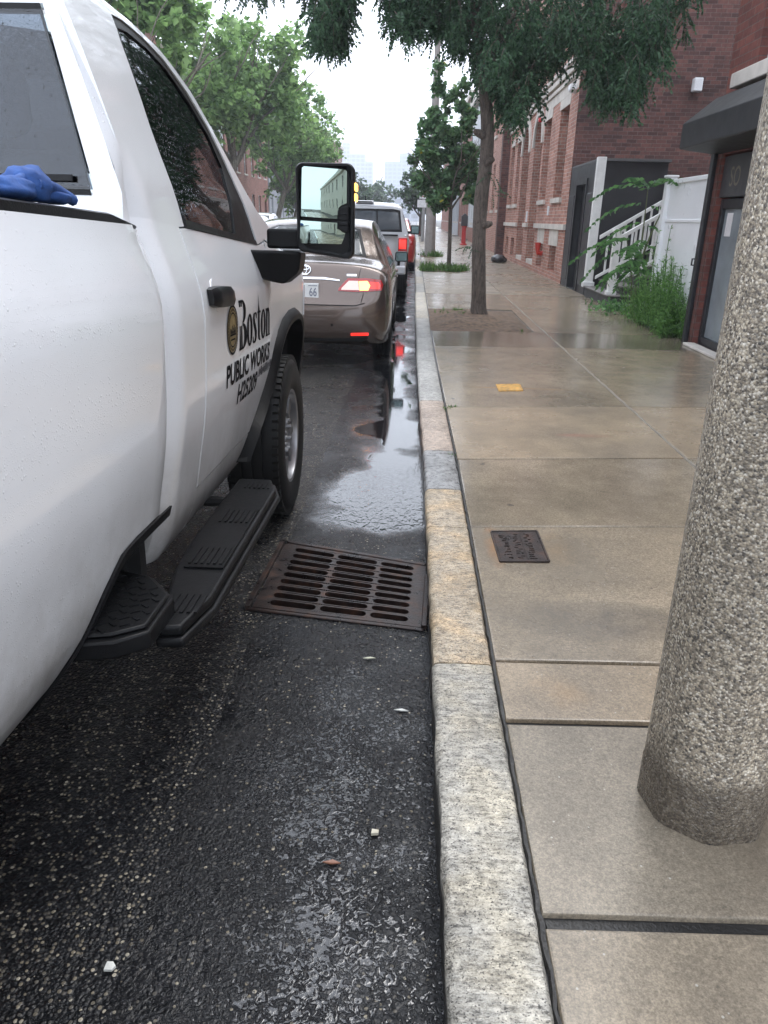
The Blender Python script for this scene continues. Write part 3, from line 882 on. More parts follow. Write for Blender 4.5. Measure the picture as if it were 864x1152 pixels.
def build_truck():
    r_off = []
    for s in (1, -1):
        # cab: rear quarter, pillar, roof rail and A-pillar in one skin
        def roll(z): return .038 * min(1, max(0, (1.56 - z) / .18))
        m = MB()
        up = [(.10, 1.425), (.105, 1.375), (-.16, 1.352), (-.28, 1.338)] + WINL[1:] + [(-1.436, 1.371), (-1.74, 1.385)] + ROOF[:-1]
        def sq(a, b, d, s=s):
            p = side(s)(a, b, d); t = max(0, -1.66 - a) / .08
            p.x -= s * roll(b) * t * t
            return p
        patch(m, up, sq, .02, .045, .03)
        q = [(-1.74, .40), (-1.436, .40), (-1.436, 1.371), (-1.74, 1.385)]
        m2 = MB(); patch(m2, q, sq, .02, .045, .03)
        m.v += []; k = len(m.v); m.v += m2.v; m.f += [[k + i for i in f] for f in m2.f]; m.m += m2.m
        patch(m, [(-1.436, .40), (-.34, .40), (-.34, .555), (-1.436, .555)], side(s), .3, .03, .03)
        m.build('cab_side', W_PAINT, TR, smooth=True, angle=32, bevel=0)
        # door
        m = MB()
        dr = [(-1.4325, .562), (-.40, .562), (-.28, .72), (-.175, .86), (-.115, .93), (-.115, 1.30), (-.15, 1.345), (-.28, 1.334), (-1.378, 1.369), (-1.4325, 1.366)]
        patch(m, dr, side(s, .002), .3, .03, .025)
        dob = m.build('door', W_PAINT, TR, smooth=True, angle=32)
        for ya, yb3, za, zb2 in ((-1.4365, -1.4315, .56, 1.37), (-.1145, -.1105, .93, 1.34)):
            m = MB(); patch(m, [(ya, za), (yb3, za), (yb3, zb2), (ya, zb2)], side(s, -.0015), .3, .03, .004); m.build('door_seam', M_UNDER, dob)  # near-black strip painted into the door gap in place of its shade
        # handle
        m = MB(); f = side(s)
        rows = []
        for i in range(9):
            t = i / 8; a = lerp(-1.375, -1.105, t); h = .030 + .004 * math.sin(PI * t); bul = .036 if 0 < i < 8 else .022
            if i in (0, 8): h *= .8
            zc = 1.166 - .006 * t
            row = [(.004, -h), (bul * .8, -h * .95), (bul, -h * .4), (bul, h * .5), (bul * .75, h * .98), (.004, h)]
            if 2 < i < 7: pass
            rows.append([f(a, zc + dz, -o) for o, dz in row])
        m.grid(rows); m.poly(rows[0]); m.poly(rows[-1][::-1])
        m.build('handle', M_RUBBER, dob, smooth=True, angle=40)
        m = MB()
        patch(m, [(-1.27 + .05 * math.cos(a), 1.168 + .052 * math.sin(a)) for a in [2 * PI * k / 20 for k in range(20)]], side(s, .0045), .03, .02, .004)
        m.build('handle_cup', W_PAINT, dob, smooth=True)
        # window: black surround with the A-pillar triangle, glass set in
        g = [(-.66, 1.356), (-.585, 1.50), (-.545, 1.62), (-.615, 1.727), (-.755, 1.815), (-.925, 1.887), (-1.085, 1.914), (-1.25, 1.918), (-1.345, 1.905), (-1.372, 1.84), (-1.386, 1.647), (-1.374, 1.50), (-1.357, 1.394)]
        m = MB()
        n = len(WINL)
        for i in range(n):
            a, b, c_, d_ = WINL[i], WINL[(i + 1) % n], g[(i + 1) % n], g[i]
            patch(m, [a, b, c_, d_], side(s, -.006), .2, .06, .012)
        m.build('window_surround', M_RUBBER, dob, smooth=True, angle=30)
        m = MB(); patch(m, g, side(s, -.012), .3, .06, .004)
        m.build('window_glass', M_GLASS, dob, smooth=True)
        m = MB()
        patch(m, [(-1.37, 1.372), (-.31, 1.336), (-.33, 1.354), (-1.36, 1.394)], side(s, .006), .3, .03, .014)
        m.build('window_seal', M_RUBBER, dob)
        if s > 0: door_lettering(dob)
        # front wing with the arch cut out
        m = MB()
        wing = [(-.109, .93)] + [p for p in ARCHF if p[0] > -.105][0:] + [(.74, .47), (1.04, .50), (1.06, .80), (1.05, 1.08), (.95, 1.18), (.6, 1.265), (.3, 1.305), (-.02, 1.343), (-.109, 1.355)]
        patch(m, wing, side(s, .001), .12, .03, .02)
        low = [(-.62, .40), (-.62, .58)] + [p for p in ARCHF if p[0] < -.105][1:] + [(-.109, .925), (-.17, .85), (-.275, .71), (-.395, .555), (-.34, .548), (-.34, .40)]
        m.build('front_wing', W_PAINT, TR, smooth=True, angle=32)
        # arch flare
        m = MB(); rows = []
        inn = [(-.44, .46), (-.30, .58), (-.19, .70), (-.10, .80), (-.02, .862), (.06, .90), (.22, .932), (.39, .93), (.50, .88), (.59, .79), (.635, .67), (.65, .50)]
        A_ = spline_pts([(a, b, 0) for a, b in ARCHF], 4); B_ = []
        for i, p in enumerate(A_):
            t_ = (A_[min(i + 1, len(A_) - 1)] - A_[max(i - 1, 0)]).normalized(); B_.append(p + Vector((t_.y, -t_.x, 0)) * .062 * min(1, max(.02, i / 14)))
        fs = side(s)
        for p, q_ in zip(A_, B_):
            mid = p.lerp(q_, .3)
            row = [fs(p.x, p.y, .005), Vector(fs(mid.x, mid.y, 0))]
            xo = .034 + .75 * min(0, bx(min(p.y, 1.1))); xo = xo if s > 0 else CX2 - xo
            x1_ = .022 + .85 * min(0, bx(min(p.y, 1.1))); row[1].x = x1_ if s > 0 else CX2 - x1_
            e = p.lerp(q_, .55); row.append(Vector((xo, e.x, e.y)))
            row.append(Vector((xo - s * .006, q_.x, q_.y)))
            row.append(Vector((xo - s * .10, q_.x, q_.y)))
            if mid.x > .62:
                for k in (1, 2, 3): row[k].x -= s * .12 * (mid.x - .62)
            rows.append(row)
        m.grid(rows)
        m.build('wheel_arch_trim', M_FLARE, TR, smooth=True, angle=30)
        m = MB(); rows = []
        for q_ in B_:
            rows.append([Vector(((.05 if s > 0 else CX2 - .05) - s * d_, q_.x * (1.0), q_.y + .004)) for d_ in (.09, .42)])
        m.grid(rows)
        xa, xb2 = (-.42, -.035) if s > 0 else (CX2 + .035, CX2 + .42)
        m.box((xa, .665, .40), (xb2, .70, .99)); m.box((xa, -.30, .955), (xb2, .665, .985)); m.box((xa - (.02 if s > 0 else 0), -.62, .40), (xb2 + (.02 if s < 0 else 0) - (.15 if s > 0 else 0), -.58, .75))
        m.build('wheel_well', M_UNDER, TR, smooth=True)
        # bed side with wheel arch and the step recess at its front lower corner
        m = MB()
        bed = [(-4.78, .60), (-4.78, 1.362), (-1.752, 1.362), (-1.752, .602), (-2.02, .607), (-2.13, .600), (-2.235, .545), (-2.32, .475), (-2.43, .40), (-2.95, .40)] + arc(-3.6, .44, .62, 0, 180, 20)[0:] + [(-4.3, .45)]
        def bf(a, b, d, s=s):
            p = side(s)(a, b, d); t = max(0, a + 1.83) / .08
            p.x -= s * .03 * t * t
            return p
        patch(m, bed, bf, .08, .045, .02)
        bo = m.build('bed_side', W_PAINT, TR, smooth=True, angle=32)
        m = MB()      # black lip round the recess
        L0 = [(-1.752, .602), (-2.02, .607), (-2.13, .600), (-2.235, .545), (-2.32, .475), (-2.43, .40), (-2.47, .355)]
        rows = []
        P_ = spline_pts([(a, b, 0) for a, b in L0], 4)
        for i, p in enumerate(P_):
            t_ = (P_[min(i + 1, len(P_) - 1)] - P_[max(i - 1, 0)]).normalized(); nrm = Vector((-t_.y, t_.x, 0))
            if nrm.y > 0 or nrm.x < -.2: nrm = -nrm
            if nrm.y > 0: nrm = -nrm
            wd = .030
            e = p + nrm * wd
            rows.append([f(p.x, p.y, -.003), f(p.x, p.y, -.010), f(e.x, e.y, -.007), f(e.x, e.y, .07)])
        m.grid(rows); m.build('recess_lip', M_BLACK, bo, smooth=True, angle=30)
        m = MB(); rows = []
        for a in [-4.76, -4.2, -3.4, -2.6, -1.95, -1.80]:
            z1 = 1.384 if a < -1.85 else 1.366
            xo = .0
            rows.append([Vector(((v if s > 0 else CX2 - v), a, z)) for v, z in ((-.066, 1.350), (-.060, 1.358), (-.064, z1 - .004), (-.075, z1), (-.150, z1), (-.158, z1 - .008), (-.158, 1.345))])
        m.grid(rows); m.poly(rows[-1]); m.poly(rows[0][::-1])
        m.build('bed_rail', M_BLACK, bo, smooth=True, angle=40)
        m = MB(); rows = []
        for p in arc(-3.6, .44, .62, -5, 185, 26):
            d = Vector((p[0] + 3.6, p[1] - .44)).normalized()
            xo = .045 if s > 0 else CX2 - .045
            rows.append([f(p[0] + d.x * .05, p[1] + d.y * .05, .0), Vector((xo, p[0] + d.x * .03, p[1] + d.y * .03)), Vector((xo, p[0] - d.x * .05, p[1] - d.y * .05)), Vector((xo - s * .3, p[0] - d.x * .05, p[1] - d.y * .05))])
        m.grid(rows); m.build('wheel_arch_trim', M_BLACK, TR, smooth=True, angle=30)
        # inner bed wall
        m = MB(); x0, x1 = (-.17, -.155)
        if s < 0: x0, x1 = CX2 + .155, CX2 + .17
        m.box((x0, -4.7, .85), (x1, -1.80, 1.35)); m.build('bed_liner', W_PAINT, TR)
        # bed step
        m = MB()
        X = lambda v: v if s > 0 else CX2 - v
        top = [(-.22, -1.90), (-.04, -1.965), (.045, -2.075), (.045, -2.245), (-.02, -2.295), (-.22, -2.34)]
        m.prism([(X(a), b, .474) for a, b in top], (0, 0, -.012))
        lowp = [(-.22, -1.88), (-.035, -1.95), (.056, -2.07), (.056, -2.255), (-.01, -2.312), (-.22, -2.36)]
        m.prism([(X(a), b, .462) for a, b in lowp], (0, 0, -.045))
        so_ = m.build('bed_step', M_BLACK, TR, bevel=.006)
        m = MB(); k = 0
        for i in range(12):
            for j in range(9):
                a = -.20 + j * .028 + (.014 if i % 2 else 0); b = -2.32 + i * .034
                lo = curve1([(-2.34, -.25), (-2.295, -.03), (-2.245, .03), (-2.075, .03), (-1.965, -.06), (-1.9, -.22)])(b)
                if a > lo: continue
                an = R(40 if (i + j) % 2 else -40)
                M = Matrix.Translation((X(a), b, .474)) @ Matrix.Rotation(an, 4, 'Z')
                m.box((-.012, -.004, 0), (.012, .004, .0035), M=M)
        m.build('tread_plate', M_BLACK, so_)
        # running board
        m = MB()
        bo2 = [(-.05, -.83), (.085, -.83), (.128, -.97), (.126, -1.96), (.094, -2.14), (.035, -2.15), (-.03, -1.78), (-.05, -1.5)]
        m.prism([(X(a), b, .418) for a, b in bo2], (0, 0, -.03))
        b3 = [(-.06, -.80), (.095, -.80), (.142, -.96), (.138, -1.97), (.100, -2.155), (.03, -2.16), (-.045, -1.78), (-.06, -1.5)]
        m.prism([(X(a), b, .388) for a, b in b3], (0, 0, -.026))
        rb = m.build('running_board', M_BLACK, TR, bevel=.010, seg=3)
        def ribs(y0, y1, name):
            m = MB()
            m.prism([(X(a), b, .4185) for a, b in ((-.005, y0), (.112, y0), (.112, y1), (-.005, y1))], (0, 0, .006))
            for (ya, yb) in ((y0 + .02, y0 + .15), (y1 - .15, y1 - .02)):
                for k in range(6):
                    a = .002 + k * .0185
                    m.prism([(X(a), ya, .4245), (X(a + .009), ya, .4245), (X(a + .009), yb, .4245), (X(a), yb, .4245)], (0, 0, .004))
            m.build(name, M_BLACK, rb)
        ribs(-1.78, -1.24, 'step_pad')
        for ya, yb2, da in ((-.97, -.90, 0), (-2.07, -1.96, .012)):
            m = MB()
            for k in range(6):
                a = da + k * .0185
                m.prism([(X(a), ya, .4185), (X(a + .009), ya, .4185), (X(a + .009), yb2, .4185), (X(a), yb2, .4185)], (0, 0, .004))
            m.build('step_pad', M_BLACK, rb)
        for yb in (-1.0, -1.9):
            m = MB(); m.tube([(X(.02), yb, .37), (X(-.15), yb, .37), (X(-.30), yb, .48)], .022, 8)
            m.build('bracket', M_UNDER, rb, smooth=True)
        # mirror
        tow_mirror(s, dob)
        # headlamp
        m = MB(); patch(m, [(.80, .96), (1.045, .94), (1.045, 1.05), (.93, 1.12), (.80, 1.13)], side(s, .006), .06, .05, .02); m.build('headlight', NT('headlamp_lens', .1, (.6, .62, .65), Coat_Weight=1.0).m, TR, smooth=True)
    # cab back wall with window
    def cross(y, z, n=12, bulge=0.0, inset=0.0, crown=0.0):
        x1 = bx(z) - inset; x0 = CX2 - x1
        return [Vector((lerp(x1, x0, t), y + bulge * (1 - (2 * t - 1) ** 2), z + crown * (1 - abs(2 * t - 1) ** 2.4))) for t in [i / n for i in range(n + 1)]]
    yb = -1.788
    m = MB()
    wx0, wx1 = -.185, CX2 + .185
    sl = lambda z: yb + .02 * max(0, z - 1.4) / .5
    zz = [.75, 1.1, 1.36, 1.437]
    def ins(z): return .040 if z < 1.4 else .022
    rows = [cross(sl(z), z, 12, 0, ins(z)) for z in zz]
    m.grid(rows)
    for z0, z1 in ((1.437, 1.55), (1.55, 1.70), (1.70, 1.85)):
        for s in (1, -1):
            def e(z): 
                x = bx(z) - ins(z); w_ = -.165 - .22 * (z - 1.446)
                return (x, w_) if s > 0 else (CX2 - x, CX2 - w_)
            a0, b0 = e(z0); a1, b1 = e(z1)
            m.quad((a0, sl(z0), z0), (b0, sl(z0), z0), (b1, sl(z1), z1), (a1, sl(z1), z1))
    m.grid([cross(sl(z), z, 12, 0, ins(z)) for z in (1.85, 1.90, 1.95)])
    m.grid([cross(sl(1.95), 1.95, 12, 0, .04), cross(-1.76, 1.972, 12, 0, .035, .035), cross(-1.70, 1.975, 12, 0, .01, .05)])
    # corner roll between back wall and side skin
    for s in (1, -1):
        rows = []
        for z in [.60 + i * .0597 for i in range(23)]:
            x = bx(z); v = lambda q: q if s > 0 else CX2 - q
            k_ = .038 * min(1, max(0, (1.56 - z) / .18)); k_ = max(.001, k_ * ((min(-1.66, -1.745 if z > 1.385 else -1.739) + 1.66) / .08) ** 2)
            o = [(x - max(ins(z), k_ + .004), sl(z)), (x - max(.020, k_ + .003), sl(z) + .004), (x - max(.006, k_), sl(z) + .018), (x - k_, -1.745 if z > 1.385 else -1.739)]
            rows.append([(v(a), b, z) for a, b in o])
        m.grid(rows)
    cb = m.build('cab_back', W_PAINT, TR, smooth=True, angle=50)
    m = MB(); xb = lambda z: -.165 - .22 * (z - 1.446)
    gl = [(xb(1.44), 1.44), (xb(1.84), 1.84), (CX2 - xb(1.84), 1.84), (CX2 - xb(1.44), 1.44)]
    def ring(o, y):
        return [(a - math.copysign(o, a - CX2 / 2), y + sl(z) - yb, z + (o if z < 1.6 else -o)) for a, z in gl]
    rows = [ring(-.010, yb + .004), ring(-.009, yb - .004), ring(.010, yb - .004), ring(.012, yb + .006)]
    m.grid(rows, 0, True); m.build('rear_window_frame', M_RUBBER, cb)
    m = MB()
    q = ring(.004, yb - .0055); m.prism(q, (0, .005, 0)); m.build('rear_window', M_GLASSR, cb)
    m = MB()
    m.box((CX2 + .21, yb - .020, 1.462), (-.21, yb - .013, 1.476)); m.build('defroster_bar', M_RUBBER, cb)
    # roof and windscreen
    m = MB(); rows = []
    RR = spline_pts([(a, b, 0) for a, b in ROOF[:4]], 4)
    rows = []
    for p in RR:
        x1 = bx(p.y) - .004; x0 = CX2 - x1
        rows.append([Vector((lerp(x1, x0, t), p.x + (.12 * (1 - (2 * t - 1) ** 2) if p.x > -1.2 else 0) * (p.x + 1.2) / .1, p.y + .055 * (1 - abs(2 * t - 1) ** 2.6))) for t in [i / 16 for i in range(17)]])
    m.grid(rows); m.build('roof', W_PAINT, TR, smooth=True, angle=60)
    m = MB(); rows = []
    for a, z in ROOF[3:]:
        x1 = bx(z) - .02; x0 = CX2 - x1
        bow = .12 + .10 * (2.012 - z) / .53
        rows.append([Vector((lerp(x1, x0, t), a + bow * (1 - (2 * t - 1) ** 2), z + .045 * (1 - abs(2 * t - 1) ** 2.4) * (z - 1.4) / .6)) for t in [i / 16 for i in range(17)]])
    m.grid(rows); m.build('windscreen', M_GLASSW, TR, smooth=True, angle=60)
    # bonnet
    m = MB(); rows = []
    top = smooth1([(-.12, 1.365), (-.02, 1.345), (.3, 1.307), (.6, 1.267), (.95, 1.18), (1.04, 1.10)])
    for a in (-.11, .05, .25, .45, .65, .82, .95, 1.03, 1.055):
        z = top(a); x1 = bx(min(z, 1.34)) - (.42 * (a - .72) ** 2 if a > .72 else 0) - .001; x0 = CX2 - x1
        hh = curve1([(-.1, .11), (.3, .14), (.8, .16), (.95, .13), (1.03, .07), (1.06, .0)])(a)
        row = []
        for i in range(25):
            t = i / 24; e = min(t, 1 - t) * 2.06
            k = min(1, e / .32); k = 1 - (1 - k) ** 2.2
            row.append(Vector((lerp(x1, x0, t), a + .05 * (1 - (2 * t - 1) ** 2), z + hh * k)))
        rows.append(row)
    m.grid(rows); m.build('bonnet', W_PAINT, TR, smooth=True, angle=60)
    # front end, bumper
    m = MB(); m.box((CX2 + .18, 1.0, .70), (-.18, 1.075, 1.07)); m.build('grille', M_BLACK, TR, bevel=.02)
    m = MB(); m.box((CX2 + .10, .78, .42), (-.10, 1.16, .68)); m.build('front_bumper', M_CHROME, TR, bevel=.04)
    # bed floor, tailgate, bumper, underside
    m = MB(); m.box((CX2 + .17, -4.7, .83), (-.17, -1.80, .86)); m.box((CX2 + .17, -1.83, .86), (-.17, -1.815, 1.35)); m.build('bed_floor', W_PAINT, TR)
    m = MB(); m.box((CX2 + .13, -4.80, .66), (-.13, -4.74, 1.35)); m.build('tailgate', W_PAINT, TR, bevel=.02)
    m = MB(); m.box((CX2 + .08, -5.0, .52), (-.08, -4.80, .68)); m.build('rear_bumper', M_CHROME, TR, bevel=.03)
    m = MB(); m.box((CX2 + .30, -4.7, .56), (-.30, .95, .78)); m.box((CX2 + .35, -1.72, .46), (-.35, -.5, .60)); m.box((CX2 + .14, -1.70, .53), (-.14, -.42, .56))
    m.box((CX2 + .36, -.55, .42), (-.36, .95, 1.2)); m.box((CX2 + .15, -2.55, .38), (-.15, -1.80, .66)); m.box((CX2 + .11, -1.84, .40), (-.11, -1.795, .64)); m.build('chassis', M_UNDER, TR)  # rear boxes: black fill added for the unlit recess behind the cab
    # interior
    m = MB(); m.box((CX2 + .12, -1.70, .56), (-.12, -.15, .62)); m.box((CX2 + .14, -.62, .62), (-.14, -.20, 1.34)); m.build('dashboard', simple('dark_dash', (.02, .02, .021), .6), TR, bevel=.04)
    for sx in (-.52, CX2 + .52):
        m = MB(); m.box((sx - .25, -1.55, .62), (sx + .25, -1.02, .98)); m.box((sx - .25, -1.68, .90), (sx + .25, -1.52, 1.55)); m.box((sx - .13, -1.66, 1.58), (sx + .13, -1.56, 1.76))
        m.build('seat', M_SEAT, TR, bevel=.05, seg=3)
    m = MB(); cw = Vector((CX2 + .52, -.80, 1.22)); pts = []
    for k in range(25):
        a = 2 * PI * k / 24
        pts.append(cw + Vector((.19 * math.cos(a), .08 * math.sin(a), .17 * math.sin(a))))
    m.tube(pts, .016, 8, cap=False); m.box((cw.x - .18, cw.y - .01, cw.z - .02), (cw.x + .18, cw.y + .02, cw.z + .02)); m.tube([cw, cw + Vector((0, .25, -.12))], .03)
    m.build('steering_wheel', M_BLACK, TR, smooth=True)
    m = MB(); m.box((CX2 / 2 - .13, -.90, 1.80), (CX2 / 2 + .13, -.87, 1.87)); m.build('rear_view_mirror', M_BLACK, TR, bevel=.01)
    # radio aerial on the bonnet side
    m = MB(); m.tube([(CX2 + .25, .25, 1.40), (CX2 + .25, .23, 2.35)], [.006, .003], 6); m.build('aerial', M_RUBBER, TR)
    # wheels
    for s in (1, -1):
        for y in (0, -3.6):
            x = .050 if s > 0 else CX2 - .050
            road = .0437 * y
            wheel(TR, (x, y, .41 + road), .41, .27, .235, s)

def tow_mirror(s, parent):
    X = lambda v: v if s > 0 else CX2 - v
    m = MB()     # foot on the door
    foot = [(-.055, -.50, 1.315), (-.045, -.44, 1.205), (.03, -.42, 1.185), (.085, -.42, 1.176), (.150, -.42, 1.228), (.162, -.42, 1.312)]
    m.prism([(X(a), b, z) for a, b, z in foot], (0, .17, 0))
    m.build('mirror_foot', M_BLACK, parent, bevel=.014, seg=3)
    m = MB(); m.box((min(X(.018), X(.16)), -.44, 1.322), (max(X(.018), X(.16)), -.31, 1.402)); m.build('mirror_arm', M_BLACK, parent, bevel=.012, seg=3)
    # head: rounded shell, open towards the back
    def ring(k, y, chop=1.0):
        x0, x1, z0, z1 = .146 + k, .389 - k, 1.286 + k, 1.656 - k
        r = .030; pts = []
        for cx, cz, a0 in ((x1 - r, z1 - r, 0), (x0 + r, z1 - r, 90), (x0 + r * 1.2, z0 + r * 1.8, 180), (x1 - r, z0 + r, 270)):
            for i in range(6):
                a = R(a0 + 90 * i / 5); pts.append((X(cx + r * math.cos(a)), y, cz + r * math.sin(a)))
        return pts
    rows = [ring(.020, -.458), ring(.012, -.468), ring(.004, -.468), ring(0, -.455), ring(.0, -.40), ring(.012, -.34), ring(.045, -.285), ring(.09, -.27)]
    m = MB(); m.grid(rows, 0, True); m.poly(rows[-1]); m.poly(ring(.016, -.445))
    hd = m.build('mirror_head', M_BLACK, parent, smooth=True, angle=45)
    def tilt(a, z, c, tx, tz):
        return Vector((X(a), -.462 + (a - c[0]) * tx + (z - c[1]) * tz, z))
    def bowl(c, R_, tx, tz):
        def f(a, b, d):
            y = -.464 + (a - c[0]) * tx + (b - c[1]) * tz + ((a - c[0]) ** 2 + (b - c[1]) ** 2) / (2 * R_)
            return Vector((X(a), y + d, b))
        return f
    up = [(.170, 1.450), (.176, 1.634), (.184, 1.640), (.352, 1.632), (.358, 1.625), (.357, 1.505), (.335, 1.496), (.324, 1.486), (.318, 1.443)]
    m = MB(); patch(m, up, bowl((.27, 1.54), 1.5, .13, -.015), .02, .02, .003); m.build('mirror_glass', M_MIRROR, hd, smooth=True, angle=40)
    lo = [(.163, 1.345), (.168, 1.434), (.322, 1.428), (.328, 1.402), (.340, 1.392), (.356, 1.388), (.354, 1.345)]
    m = MB(); patch(m, lo, bowl((.26, 1.39), .6, .13, -.06), .02, .02, .003); m.build('spotter_glass', M_MIRROR, hd, smooth=True, angle=40)
    m = MB()
    m.prism([(X(a), -.472, z) for a, z in ((.323, 1.405), (.323, 1.475), (.340, 1.490), (.366, 1.492), (.366, 1.395), (.342, 1.395))], (0, .02, 0))
    for k in range(3):
        m.box((min(X(.328), X(.360)), -.476, 1.418 + k * .02), (max(X(.328), X(.360)), -.471, 1.424 + k * .02))
    m.build('bezel', M_BLACK, hd, bevel=.004)
    for z in (1.515, 1.555):
        m = MB(); m.box((min(X(.386), X(.398)), -.44, z), (max(X(.386), X(.398)), -.36, z + .03)); m.build('turn_light', M_AMBER_LIT, hd, bevel=.006)

# ---- door lettering ---------------------------------------------------------
M_INK = simple('black_vinyl', (.006, .006, .009), .6, Specular_IOR_Level=.08)
M_GREYINK = simple('grey_vinyl', (.06, .06, .07), .6, Specular_IOR_Level=.1)
M_GOLD = simple('gold_vinyl', (.23, .16, .05), .35, var=.3, scale=120)
def door_lettering(parent):
    f = side(1, .0035)
    def place(shapes, y0, z0, sx, sz, name, mat, shear=0):
        m = MB()
        for verts, faces in shapes:
            m.add([f(y0 + (u + shear * v) * sx, z0 + v * sz, 0) for u, v in verts], faces)
        return m.build(name, mat, parent)
    def ringshape(cx, cy, rx, ry, ix, iy, a0=0, a1=360, n=28, sh=0):
        v = []; fs = []
        for i in range(n + 1):
            a = R(lerp(a0, a1, i / n))
            v += [(cx + rx * math.cos(a), cy + ry * math.sin(a)), (cx + sh + ix * math.cos(a), cy + iy * math.sin(a))]
        for i in range(n): fs.append((2 * i, 2 * i + 2, 2 * i + 3, 2 * i + 1))
        return v, fs
    def rect(x0, y0, x1, y1): return [(x0, y0), (x1, y0), (x1, y1), (x0, y1)], [(0, 1, 2, 3)]
    def rib(pts):   # (x, y, half width along x)
        v = []; fs = []
        for x, y, w_ in pts: v += [(x - w_, y), (x + w_, y)]
        for i in range(len(pts) - 1): fs.append((2 * i, 2 * i + 1, 2 * i + 3, 2 * i + 2))
        return v, fs
    L = []; x = 0
    # B with a split stem
    L += [rect(x, 0, x + .10, 1), rect(x + .125, 0, x + .24, 1), rect(x - .04, 0, x + .30, .05), rect(x - .04, .95, x + .30, 1),
          ringshape(x + .24, .765, .29, .235, .09, .19, -90, 90, 16), ringshape(x + .24, .265, .38, .265, .13, .215, -90, 90, 16)]
    x += .66
    L += [ringshape(x + .20, .33, .255, .345, .075, .285)]
    x += .49
    S = [(x + .34, .52, .03), (x + .33, .60, .05), (x + .24, .66, .09), (x + .12, .64, .08), (x + .085, .55, .085), (x + .13, .44, .105), (x + .21, .34, .115), (x + .275, .24, .105), (x + .28, .12, .085), (x + .22, .03, .09), (x + .11, .0, .09), (x + .03, .06, .045), (x + .02, .15, .03)]
    L += [rib(S)]
    x += .44
    L += [rib([(x + .14, 1.02, .005), (x + .14, .8, .03), (x + .14, .68, .08), (x + .14, .14, .085), (x + .18, .04, .085), (x + .25, .0, .06)]), rect(x, .62, x + .32, .665)]
    x += .40
    L += [ringshape(x + .20, .33, .255, .345, .075, .285)]
    x += .49
    L += [rect(x + .02, 0, x + .18, .66), rect(x - .02, 0, x + .22, .045), rect(x - .02, .61, x + .1, .66), ringshape(x + .24, .46, .19, .21, .045, .13, 0, 180, 14), rect(x + .285, 0, x + .43, .47), rect(x + .25, 0, x + .47, .03)]
    tot = x + .47
    place(L, -.955, .953, .625 / tot, .182, 'lettering', M_INK)
    def txt(body, y0, y1, z0, h, name, mat, off=.012, shear=0):
        v, fs = text_geom(body, 1.0, off, shear)
        u0, u1 = min(p[0] for p in v), max(p[0] for p in v); v0, v1 = min(p[1] for p in v), max(p[1] for p in v)
        k = (y1 - y0) / (u1 - u0)
        place([([((p[0] - u0), (p[1] - v0) / (v1 - v0)) for p in v], fs)], y0, z0, k, h, name, mat)
    txt('PUBLIC WORKS', -1.160, -.325, .842, .082, 'lettering', M_INK, .03)
    txt('H25209', -.965, -.585, .748, .080, 'lettering', M_INK, .028, shear=.12)
    # small grey line, too small to read in the photograph
    q = random.Random(4); S = []; u = 0
    while u < 1:
        wd = q.uniform(.018, .035)
        if not (.56 < u < .62): S.append(rect(u, q.choice((0, .25)), u + wd, q.choice((.75, 1))))
        u += wd + .008
    place(S, -.56, .795, .40, .042, 'lettering', M_GREYINK)
    # round seal: black rim, gold field, dark skyline band
    c = (-1.072, 1.040); r = .088
    disc = lambda rr, n=36: ([(rr * math.cos(2 * PI * k / n), rr * math.sin(2 * PI * k / n)) for k in range(n)], [tuple(range(n))])
    def at(shapes, off, name, mat, par):
        g = side(1, off); m = MB()
        for v, fs in shapes: m.add([g(c[0] + u, c[1] + w_, 0) for u, w_ in v], fs)
        return m.build(name, mat, par)
    em = at([ringshape(0, 0, r, r, r * .9, r * .9), ringshape(0, 0, r * .70, r * .70, r * .64, r * .64)], .0045, 'city_seal', M_INK, parent)
    at([ringshape(0, 0, r * .9, r * .9, r * .70, r * .70)], .0038, 'seal_ring', M_GOLD, em)
    at([disc(r * .64)], .0036, 'seal_field', M_GOLD, em)
    q = random.Random(9); bits = []
    for k in range(40):
        a = 2 * PI * k / 40; rr = r * .8
        bits.append(([(rr * math.cos(a) + du, rr * math.sin(a) + dv) for du, dv in ((-.003, -.004), (.003, -.004), (.003, .004), (-.003, .004))], [(0, 1, 2, 3)]))
    for k in range(9):
        xx = lerp(-r * .42, r * .42, k / 8); hh = q.uniform(.008, .03)
        bits.append(rect(xx - .004, -.012, xx + .004, -.012 + hh))
    bits += [rect(-r * .5, -.020, r * .5, -.013), rect(-r * .38, -.036, r * .38, -.030)]
    at(bits, .0052, 'seal_detail', M_INK, em)

build_truck()

